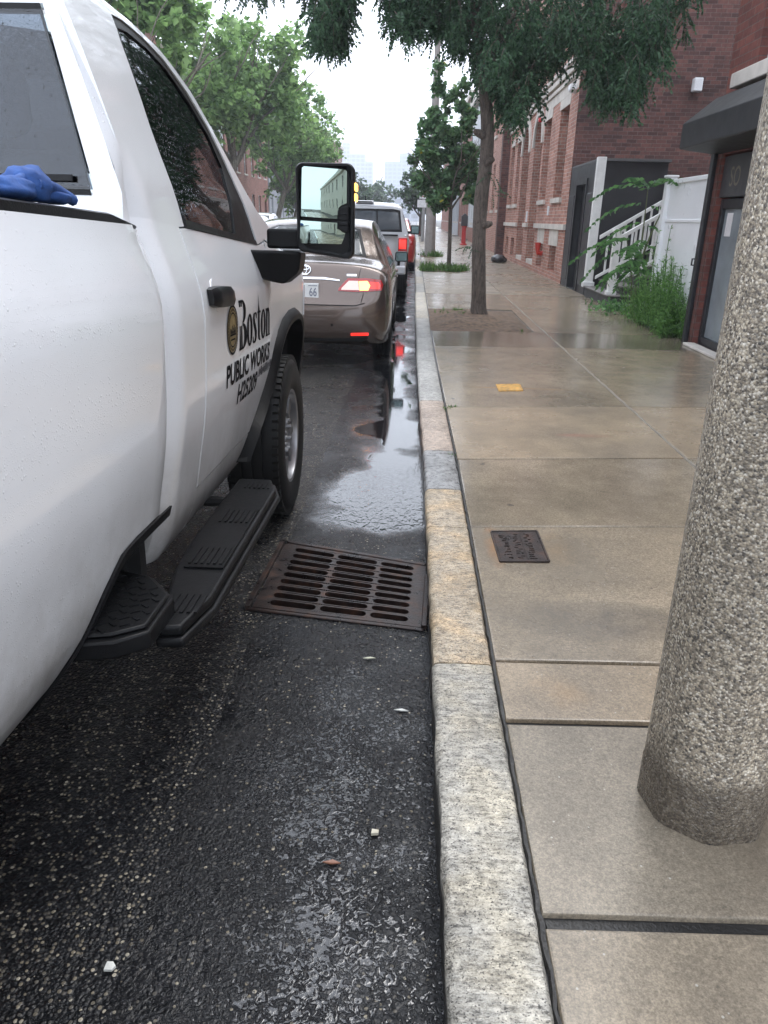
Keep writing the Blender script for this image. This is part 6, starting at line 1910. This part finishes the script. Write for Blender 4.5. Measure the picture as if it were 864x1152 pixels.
# ---- honey locust over the pavement --------------------------------------------------
def locust():
    r = random.Random(21)
    root = wempty('honey_locust_tree', (.95, 11.6, KH)); tag(root, 'street tree with crooked brown trunk and drooping dark feathery leaves overhead', 'tree')
    m = MB()
    trunk = spline_pts([(.955, 11.6, .10), (.93, 11.6, .55), (.89, 11.6, 1.2), (.885, 11.6, 1.75), (.92, 11.6, 2.25), (.90, 11.6, 2.75), (.80, 11.6, 3.3), (.66, 11.55, 3.9), (.60, 11.5, 4.8)], 6)
    n = len(trunk)
    base = curve1([(.1, .160), (.2, .125), (.35, .108), (1.2, .097), (1.75, .097), (2.3, .092), (2.8, .088), (3.3, .076), (4.8, .05)])
    rad = [base(p.z) * (1 + .05 * noise.noise(p * 3)) for p in trunk]
    m.tube(trunk, rad, 18)
    knob = Vector((.985, 11.52, 1.42))
    for (c, d) in (((.93, 11.55, 1.40), (.12, -.06, .03)), ((.86, 11.55, 2.55), (-.14, -.04, .05)), ((.9, 11.55, 2.2), (.12, -.05, .06))):
        c = Vector(c); d = Vector(d); m.tube([c, c + d * .6, c + d], [.06, .05, .028], 8)
    limbs = []
    def limb(a, b, c, r0, r1):
        pts = spline_pts([a, b, c], 6); limbs.append(pts); m.tube(pts, [lerp(r0, r1, i / (len(pts) - 1)) for i in range(len(pts))], 7)
    limb((.83, 11.58, 3.15), (1.15, 11.3, 3.9), (2.3, 11.0, 4.5), .055, .02)
    limb((.86, 11.6, 2.9), (1.35, 11.7, 3.35), (2.2, 11.9, 3.7), .040, .014)
    limb((.68, 11.55, 3.7), (.0, 11.3, 4.4), (-1.2, 11.2, 4.75), .05, .018)
    limb((.66, 11.5, 3.9), (.3, 11.9, 4.9), (-.6, 12.6, 5.8), .045, .015)
    limb((.64, 11.5, 4.0), (1.4, 11.9, 5.0), (3.1, 12.1, 5.2), .045, .018)
    limb((.60, 11.5, 4.7), (.6, 11.2, 5.6), (.8, 10.9, 6.9), .05, .012)
    limb((.62, 11.5, 4.4), (.0, 10.8, 5.0), (-.8, 10.2, 5.2), .04, .012)
    limb((.62, 11.5, 4.4), (1.5, 10.7, 5.0), (2.6, 10.2, 5.3), .04, .012)
    out = []; tw = MB()
    # lower edge of the crown: x -> lowest leaf height, and how dense
    zb = curve1([(-2.35, 4.05), (-2.0, 4.02), (-1.75, 4.35), (-1.52, 4.2), (-1.38, 3.50), (-1.12, 3.55), (-.98, 4.2), (-.62, 4.3), (-.42, 3.62), (-.12, 3.72), (.15, 3.72), (.42, 3.55), (.60, 3.45), (.72, 3.3), (1.0, 2.98), (1.25, 2.74), (1.48, 2.86), (1.66, 3.30), (1.80, 3.50), (1.98, 3.62), (2.1, 3.25), (2.30, 2.98), (2.62, 2.86), (2.85, 2.98), (3.0, 3.35), (3.12, 3.3), (3.30, 3.75), (3.5, 4.3), (3.9, 4.8)])
    for k in range(760):
        x = r.uniform(-2.35, 3.75)
        if k % 3 == 0: x = r.choice((r.gauss(1.2, .25), r.gauss(2.6, .3), r.gauss(.1, .35), r.gauss(-1.25, .12)))
        y = 11.6 + r.gauss(0, .55)
        lo = zb(x * 11.6 / y) + (y - 11.6) * .22
        hang = r.uniform(.22, .60)
        z0 = lo + hang + abs(r.gauss(0, .55)) * (1 if k % 4 else 2.2)
        if k % 9 == 0: z0 = lo + hang + r.uniform(0, .12)
        p = Vector((x, y, z0)); d = Vector((r.uniform(-.6, .6), r.uniform(-.6, .3), -.25)); pts = [p]
        seg = 7
        for i in range(seg):
            d = (d.normalized() + Vector((0, 0, -.45))).normalized(); pts.append(pts[-1] + d * hang / seg)
        tw.tube(pts, [lerp(.006, .002, i / seg) for i in range(seg + 1)], 3, cap=False)
        for i in range(1, seg + 1):
            for _ in range(2):
                dd = (pts[i] - pts[i - 1]).normalized() * .5 + rvec(r) * .9 + Vector((0, 0, -.25))
                frond(out, pts[i], dd, r.uniform(.14, .24), 6, .054, .032, r, .7)
    # upper crown, out of frame, seen in reflections
    for k in range(260):
        a = rvec(r); p = Vector((.8, 11.5, 5.9)) + Vector((a.x * 2.8, a.y * 2.4, a.z * 1.3)) * r.uniform(.3, 1)
        for _ in range(4): frond(out, p + rvec(r) * .25, rvec(r), .35, 7, .075, .03, r, .8)
    # a few sprouts on the trunk
    for c in ((1.0, 11.5, 2.05), (.75, 11.5, 1.1), (1.05, 11.5, 1.8)):
        for _ in range(5): frond(out, Vector(c) + rvec(r) * .05, rvec(r) + Vector((.6 if c[0] > .9 else -.2, -.3, .1)), r.uniform(.12, .24), 6, .045, .02, r, .7)
    m.build('trunk', K_LOCUST, root, smooth=True, angle=70)
    tw.build('twigs', K_LOCUST, root)['kind'] = 'stuff'
    o = leafmesh('crown', out, L_LOCUST, root)
locust()

def branches(m, p, d, L, r0, depth, r, ends, spread=.6, up=.15):
    pts = [p]; q = Vector(p); d = d.normalized()
    for i in range(5):
        d = (d + rvec(r) * .16 + Vector((0, 0, up * .3))).normalized(); q = q + d * L / 5; pts.append(q.copy())
    m.tube(pts, [lerp(r0, r0 * .45, i / 5) for i in range(6)], 7 if depth > 1 else 5, cap=False)
    ends.append((pts[3], depth)); ends.append((pts[-1], depth))
    if depth > 0:
        for _ in range(3 if depth > 1 else 2):
            i = r.randint(2, 5)
            branches(m, pts[i], d + rvec(r) * spread, L * r.uniform(.6, .8), r0 * .5, depth - 1, r, ends, spread, up)

def broad_tree(name, label, group, base, h_trunk, h, rad, r0, lean, leafm, barkm, leaf, nleaf, seed, lobes=None, cz=None):
    r = random.Random(seed)
    root = wempty(name, base); tag(root, label, 'tree', group)
    m = MB(); ends = []
    b = Vector(base); top = b + Vector((lean[0], lean[1], h_trunk))
    tr = spline_pts([b + Vector((0, 0, -.1)), b + Vector((lean[0] * .25, lean[1] * .2, h_trunk * .4)), top], 6)
    m.tube(tr, [r0 * (1.35 if i == 0 else 1) * lerp(1, .72, i / (len(tr) - 1)) for i in range(len(tr))], 12)
    for k in range(6):
        a = 2 * PI * k / 6 + r.uniform(-.3, .3)
        branches(m, top - Vector((0, 0, r.uniform(0, .15) * h_trunk)), Vector((math.cos(a) * .8, math.sin(a) * .8, r.uniform(.6, 1.3))), h * .26, r0 * .5, 2, r, ends)
    m.build('trunk', barkm, root, smooth=True, angle=70)
    cz = cz if cz is not None else (h_trunk + h) / 2
    out = []
    lobes = lobes or []
    if not lobes:
        for k in range(26):
            a = rvec(r); q = r.uniform(.35, .85)
            lobes.append((b + Vector((lean[0], lean[1], cz)) + Vector((a.x * rad * q, a.y * rad * q, a.z * (h - h_trunk) * .5 * q)), rad * r.uniform(.22, .40)))
    tot = sum(l[1] ** 2 for l in lobes)
    for c, lr in lobes:
        n = int(nleaf * lr * lr / tot)
        # each lobe is a handful of sprays, so its outline stays uneven
        sprays = [(Vector(c) + rvec(r) * lr * r.uniform(.35, 1.0), lr * r.uniform(.22, .42)) for _ in range(11)]
        for _ in range(n):
            sc, sr = r.choice(sprays)
            p = sc + rvec(r) * sr * r.random() ** .5
            d = rvec(r) + Vector((0, 0, -.25)); l = leaf * r.uniform(.7, 1.3)
            out.append(leaf_quad(p, d, Vector((0, 0, 1)) + rvec(r) * .7, l, l * .8))
    leafmesh('crown', out, leafm, root)
    return root

# young maple with lobes read off the photograph's outline
def young_maple():
    Y = 22.7
    lb = [((.55, Y, 2.3), .5), ((1.1, Y, 2.35), .5), ((.1, Y, 2.5), .42), ((1.45, Y + .2, 2.7), .42), ((.7, Y + .2, 2.9), .6), ((.15, Y, 3.15), .45), ((1.25, Y, 3.25), .5), ((.65, Y, 3.6), .5), ((1.2, Y, 3.95), .38), ((.35, Y, 4.0), .36), ((.85, Y, 4.4), .36), ((1.05, Y, 4.75), .20), ((.12, Y, 3.75), .22), ((.5, Y - .3, 2.0), .3), ((1.5, Y, 2.15), .3), ((.4, Y, 4.7), .2), ((.42, Y, 5.15), .2), ((-.12, Y, 2.95), .18)]
    rt = broad_tree('young_maple_tree', 'young maple with dense dark green crown standing in a grass patch', 'trees along the right pavement', (.93, Y, KH), 1.75, 4.6, .9, .065, (-.03, 0), L_MAPLE, K_MAPLE, .135, 9000, 5, lb)
young_maple()
broad_tree('pavement_tree', 'bushy green tree by the road sign beyond the light pole', 'trees along the right pavement', (.2, 66, KH), 1.6, 5.4, 1.9, .12, (0, 0), L_FAR, K_MAPLE, .25, 3600, 8)
broad_tree('pavement_tree', 'farther small pavement tree at the end of the right row', 'trees along the right pavement', (.3, 88, KH), 2.0, 6.0, 2.0, .12, (0, 0), L_FAR, K_MAPLE, .28, 2400, 18)
PL = [('tall plane tree nearest the truck windscreen across the street', (-9.8, 27.5, .13), 3.2, 9.6, 2.7, .20, (.5, 0), 9500, 31),
      ('broad plane tree with pale forked trunk showing left of the mirror', (-9.7, 40, .13), 3.8, 11.2, 4.1, .25, (.7, 0), 12500, 33),
      ('plane tree farther down, its low crown just above the mirror', (-9.2, 52, .13), 3.2, 9.6, 4.0, .2, (.8, 0), 9000, 36),
      ('small dense tree low behind the parked cars across the street', (-9.6, 62, .13), 2.0, 8.0, 3.8, .2, (.4, 0), 8000, 37)]
for lb, b, ht, h, rad, r0, ln, n, sd in PL:
    broad_tree('plane_tree', lb, 'plane trees across the street', b, ht, h, rad, r0, ln, L_PLANE, K_PLANE, .27, n, sd)
broad_tree('distant_tree', 'distant tree over the queue just right of the mirror', 'distant street trees', (-8.5, 100, 0), 2.0, 7.5, 3.2, .2, (0, 0), L_FAR, K_PLANE, .4, 3000, 41)
broad_tree('distant_tree', 'distant tree under the stepped tower', 'distant street trees', (-7.0, 140, 0), 2.0, 7.5, 4.2, .2, (0, 0), L_FAR, K_PLANE, .5, 2500, 42)

# ---- tree pits, grass, weeds ------------------------------------------------------------
M_SOIL = simple('dark_soil', (.105, .066, .040), .85, var=.6, scale=14, bump=.9, bscale=50)
def mound(x0, x1, y0, y1, h, seed):
    m = MB(); rows = []; r = random.Random(seed); nx, ny = 18, 26
    for i in range(ny + 1):
        row = []
        for j in range(nx + 1):
            u, v = j / nx, i / ny
            e = min(u, 1 - u, v, 1 - v) * 2
            p = Vector((lerp(x0, x1, u), lerp(y0, y1, v), 0))
            row.append((p.x, p.y, KH - .010 + h * min(1, e * 1.8) * (.6 + .6 * noise.noise(p * 3 + Vector((seed, 0, 0)))) + r.uniform(-.008, .008)))
        rows.append(row)
    m.grid(rows); return tag(m.build('soil', M_SOIL, smooth=True, angle=80), kind='structure')
mound(.215, 1.535, 9.86, 12.42, .10, 1); mound(.12, 1.42, 21.5, 23.4, .04, 2); mound(.12, .94, 29.9, 31.8, .03, 3)

def tuft(out, p, n, h, spread, r, w=.008):
    for _ in range(n):
        q = Vector(p) + Vector((r.gauss(0, spread), r.gauss(0, spread), 0)); d = (Vector((r.gauss(0, .35), r.gauss(0, .35), 1))).normalized(); l = h * r.uniform(.5, 1.2)
        s = Vector((r.uniform(-1, 1), r.uniform(-1, 1), 0)).normalized() * w
        mid = q + d * l * .55; tip = q + d * l + Vector((d.x, d.y, -.15)) * l * .5
        out.append([q - s, q + s, mid + s * .8, mid - s * .8]); out.append([mid - s * .8, mid + s * .8, tip + s * .1, tip - s * .1])
def grass(label_kind, spots, seed):
    r = random.Random(seed); out = []
    for p, n, h, sp, w_ in spots: tuft(out, p, n, h, sp, r, w_)
    o = leafmesh('grass', out, L_GRASS); tag(o, kind='stuff'); return o
r = random.Random(11); sp = []
for _ in range(90): sp.append(((r.uniform(.14, 1.40), r.uniform(21.55, 23.2), KH), 14, r.uniform(.08, .26), .06, .012))
for _ in range(40): sp.append(((r.uniform(.14, .90), r.uniform(29.95, 31.6), KH), 10, r.uniform(.1, .35), .07, .014))
for _ in range(22): sp.append(((r.gauss(.62, .16), r.uniform(11.2, 12.3), KH + .01), 8, r.uniform(.03, .09), .03, .006))
grass('', sp, 1)
r = random.Random(13); sp = []
for (x, y, n, h) in ((.262, 5.60, 10, .035), (.30, 5.66, 14, .03), (.34, 5.67, 16, .028), (.25, 4.42, 8, .03), (.40, 4.415, 5, .012), (1.40, 10.0, 10, .05), (1.2, 4.47, 6, .012), (.7, 4.43, 5, .01), (.95, 4.45, 5, .01)):
    sp.append(((x, y, KH - .01), n, h, .012, .004))
grass('', sp, 2)

def weeds():
    r = random.Random(17); root = wempty('weed_clump', (3.33, 10.7, KH)); tag(root, 'tall feathery light green weeds growing at the foot of the white fence', 'weeds')
    st = MB(); out = []
    for k in range(150):
        x = r.gauss(3.27, .10); y = r.uniform(9.7, 11.6); x = min(x, 3.38)
        h = r.uniform(.35, .75) * (1.25 if abs(y - 10.5) < .4 else .9)
        if k % 12 == 0: h *= 1.45
        p = Vector((x, y, KH)); d = Vector((r.gauss(-.05, .16), r.gauss(0, .16), 1)).normalized(); n = 9; pts = [p]
        for i in range(n): d = (d + rvec(r) * .06).normalized(); pts.append(pts[-1] + d * h / n)
        st.tube(pts, [.005] * n + [.002], 3, cap=False)
        for i in range(1, n + 1):
            for _ in range(7):
                dd = rvec(r) * .9 + Vector((0, 0, .35)); l = r.uniform(.05, .12) * (1.1 - i / n * .6)
                out.append(leaf_quad(pts[i] + rvec(r) * .01, dd, rvec(r), l, .011))
    st.build('stems', L_WEED, root)['kind'] = 'stuff'; leafmesh('leaves', out, L_WEED, root)['kind'] = 'stuff'
weeds()
def low_weed():
    r = random.Random(19); out = []
    for k in range(220):
        p = Vector((r.gauss(3.15, .16), r.gauss(12.4, .35), KH + r.uniform(.0, .16))); out.append(leaf_quad(p, rvec(r) + Vector((0, 0, .3)), rvec(r), .09, .05))
    o = leafmesh('weed_clump', out, L_AIL); tag(o, 'low broad-leaved weeds beside the bottom grey step', 'weeds', kind='stuff')
low_weed()
def sapling():
    r = random.Random(23); root = wempty('ailanthus_sapling', (3.28, 11.9, KH)); tag(root, 'leafy sapling with long compound leaves in front of the white railing', 'sapling')
    m = MB(); out = []
    stems = [[(3.28, 11.9, .1), (3.30, 11.9, .8), (3.26, 11.8, 1.4), (3.22, 11.7, 1.95)], [(3.28, 11.9, .1), (3.2, 11.85, .7), (3.02, 11.7, 1.25)], [(3.30, 11.9, .9), (3.4, 11.8, 1.4), (3.55, 11.7, 1.85)]]
    for s in stems:
        pts = spline_pts(s, 5); m.tube(pts, [lerp(.018, .006, i / (len(pts) - 1)) for i in range(len(pts))], 6)
    F = [((3.22, 11.7, 1.95), (-1, -.3, .35), .95), ((3.22, 11.7, 1.95), (.9, -.3, .6), .85), ((3.22, 11.7, 1.93), (.2, -.9, .6), .8), ((3.22, 11.7, 1.9), (-.5, -.6, .6), .8), ((3.24, 11.75, 1.75), (-1, -.2, .1), 1.0), ((3.24, 11.75, 1.7), (.9, -.4, .15), .8),
         ((3.26, 11.8, 1.5), (-1, -.3, -.05), .95), ((3.26, 11.8, 1.45), (.7, -.7, 0), .7), ((3.02, 11.7, 1.25), (-1, -.2, .15), .95), ((3.02, 11.7, 1.25), (-.6, -.7, .3), .75), ((3.05, 11.72, 1.15), (-.9, .1, -.2), .8), ((3.55, 11.7, 1.85), (1, -.2, .45), .85), ((3.55, 11.7, 1.85), (.4, -.8, .5), .75),
         ((3.5, 11.75, 1.7), (1, -.3, .0), .75), ((3.15, 11.8, .95), (-.7, -.5, -.1), .7), ((3.3, 11.85, 1.2), (.6, -.7, -.1), .7), ((3.3, 11.85, 1.0), (-.2, -.9, -.1), .7), ((3.3, 11.85, 1.25), (-.5, -.8, 0), .8)]
    F += [((3.24 + r.uniform(-.15, .2), 11.75, r.uniform(.75, 1.75)), (r.uniform(-1, 1), r.uniform(-1, .2), r.uniform(-.2, .5)), r.uniform(.5, .8)) for _ in range(9)]
    for p, d, L in F: frond(out, Vector(p), Vector(d), L * .88, 11, .135, .050, r, .95)
    m.build('stem', simple('green_stem', (.10, .12, .05), .6), root, smooth=True); leafmesh('leaves', out, L_AIL, root)
sapling()
# small vine tip coming in front of the porch
# ------------------------------------------------------------------ far street furniture
def light_pole():
    root = wempty('street_light_pole', (.50, 30.7, KH)); tag(root, 'tall tapering grey light pole standing beyond the young maple', 'pole')
    m = MB(); rows = []
    m.tube([(.50, 30.7, .1), (.495, 30.7, 2), (.485, 30.7, 8.6)], [.205, .19, .075], 10); m.build('shaft', simple('grey_concrete_pole', (.30, .28, .26), .8), root, smooth=True)
    m = MB(); m.tube([(.485, 30.7, 8.4), (-.4, 30.7, 8.9), (-1.6, 30.7, 9.0)], .04, 8); m.build('arm', M_DFRAME, root)
    m = MB(); m.box((-2.1, 30.6, 8.95), (-1.5, 30.8, 9.07)); m.build('lamp_head', M_DFRAME, root, bevel=.03)
light_pole()
def sign_post():
    root = wempty('road_sign', (.34, 50.5, KH)); tag(root, 'white road signs with red mark on a grey post farther up the kerb', 'sign')
    m = MB(); m.tube([(.34, 50.5, .1), (.34, 50.5, 3.1)], .11, 8); m.build('post', simple('grey_post', (.30, .30, .30), .6), root)
    m = MB(); m.box((.06, 50.36, 2.62), (.50, 50.385, 3.12)); a = m.build('sign_board', M_WFRAME, root)
    m = MB(); rows = []
    for k in range(25):
        an = 2 * PI * k / 24; c_, s_ = math.cos(an), math.sin(an); rows.append([(.28 + .17 * c_, 50.352, 2.90 + .17 * s_), (.28 + .12 * c_, 50.352, 2.90 + .12 * s_)])
    m.grid(rows); m.build('red_ring', M_REDINK, a)
    m = MB(); m.box((-.06, 50.36, 2.12), (.52, 50.385, 2.56)); m.build('sign_board', M_WFRAME, root)
sign_post()
def red_post():
    root = wempty('fire_alarm_box', (2.62, 45.5, KH)); tag(root, 'red street pedestal with grey top by the pale clapboard house', 'call box')
    m = MB(); m.lathe([(.20, 0), (.20, .06), (.13, .10), (.11, .9), (.16, .96), (.16, 1.0)], (2.62, 45.5, KH), 'z', 14); m.build('pedestal', NT('red_enamel', .4, (.40, .02, .02)).m, root, smooth=True)
    m = MB(); m.box((2.44, 45.36, 1.14), (2.80, 45.64, 1.66)); m.prism([(2.44, 45.36, 1.66), (2.80, 45.36, 1.66), (2.62, 45.36, 1.80)], (0, .28, 0)); m.build('box', M_DFRAME, root, bevel=.02)
red_post()
def bag():
    r = random.Random(2); m = MB(); rows = []
    for i in range(13):
        th = PI * i / 12; row = []
        for j in range(24):
            ph = 2 * PI * j / 24; d = Vector((math.sin(th) * math.cos(ph), math.sin(th) * math.sin(ph), math.cos(th)))
            k = 1 + .25 * noise.noise(d * 2.5); row.append((2.80 + d.x * .26 * k, 27.2 + d.y * .3 * k, max(KH + .002, KH + .10 + d.z * .15 * k)))
        rows.append(row)
    m.grid(rows, 0, True); tag(m.build('rubbish_bag', simple('dark_plastic_bag', (.03, .03, .033), .35), smooth=True, angle=80), 'dark slumped rubbish bag on the pavement by the arched entrances', 'rubbish bag')
bag()
# ------------------------------------------------------------------ litter on the road
def scrap(name, label, x, y, outline, mat, z=0.006, h=.004):
    m = MB(); m.prism([(x + a, y + b, z + .002 * math.sin(i * 2.1)) for i, (a, b) in enumerate(outline)], (0, 0, h)); tag(m.build(name, mat), label, 'litter')
M_PAPER = simple('wet_paper', (.62, .62, .58), .5, var=.15, scale=60)
scrap('paper_scrap', 'crumpled white paper scrap on the black road at the lower left', -.585, 1.098, [(-.010, -.009), (.007, -.010), (.011, .002), (.003, .010), (-.009, .008)], M_PAPER, .004, .006)
scrap('paper_scrap', 'tiny cream chip on the road near the kerb', -.055, 1.50, [(-.009, -.008), (.009, -.007), (.010, .007), (-.008, .008)], simple('cream_chip', (.50, .46, .36), .5), .004, .008)
scrap('fallen_leaf', 'pale fallen leaf on the road just this side of the grate', -.12, 2.32, [(-.02, -.003), (.0, -.007), (.024, .004), (.004, .006)], simple('pale_leaf', (.50, .50, .38), .5), .005, .003)
scrap('fallen_leaf', 'brown fallen leaf lying on the wet road', -.155, 1.40, [(-.022, -.002), (-.004, -.008), (.022, -.001), (.002, .007)], simple('brown_leaf', (.22, .10, .06), .5), .005, .003)
scrap('fallen_leaf', 'white leaf floating by the kerb face', -.0, 2.02, [(-.022, .002), (.0, -.005), (.026, .0), (.004, .008)], M_PAPER, .005, .003)

for o in D.objects:
    if 'world' in o: del o['world']
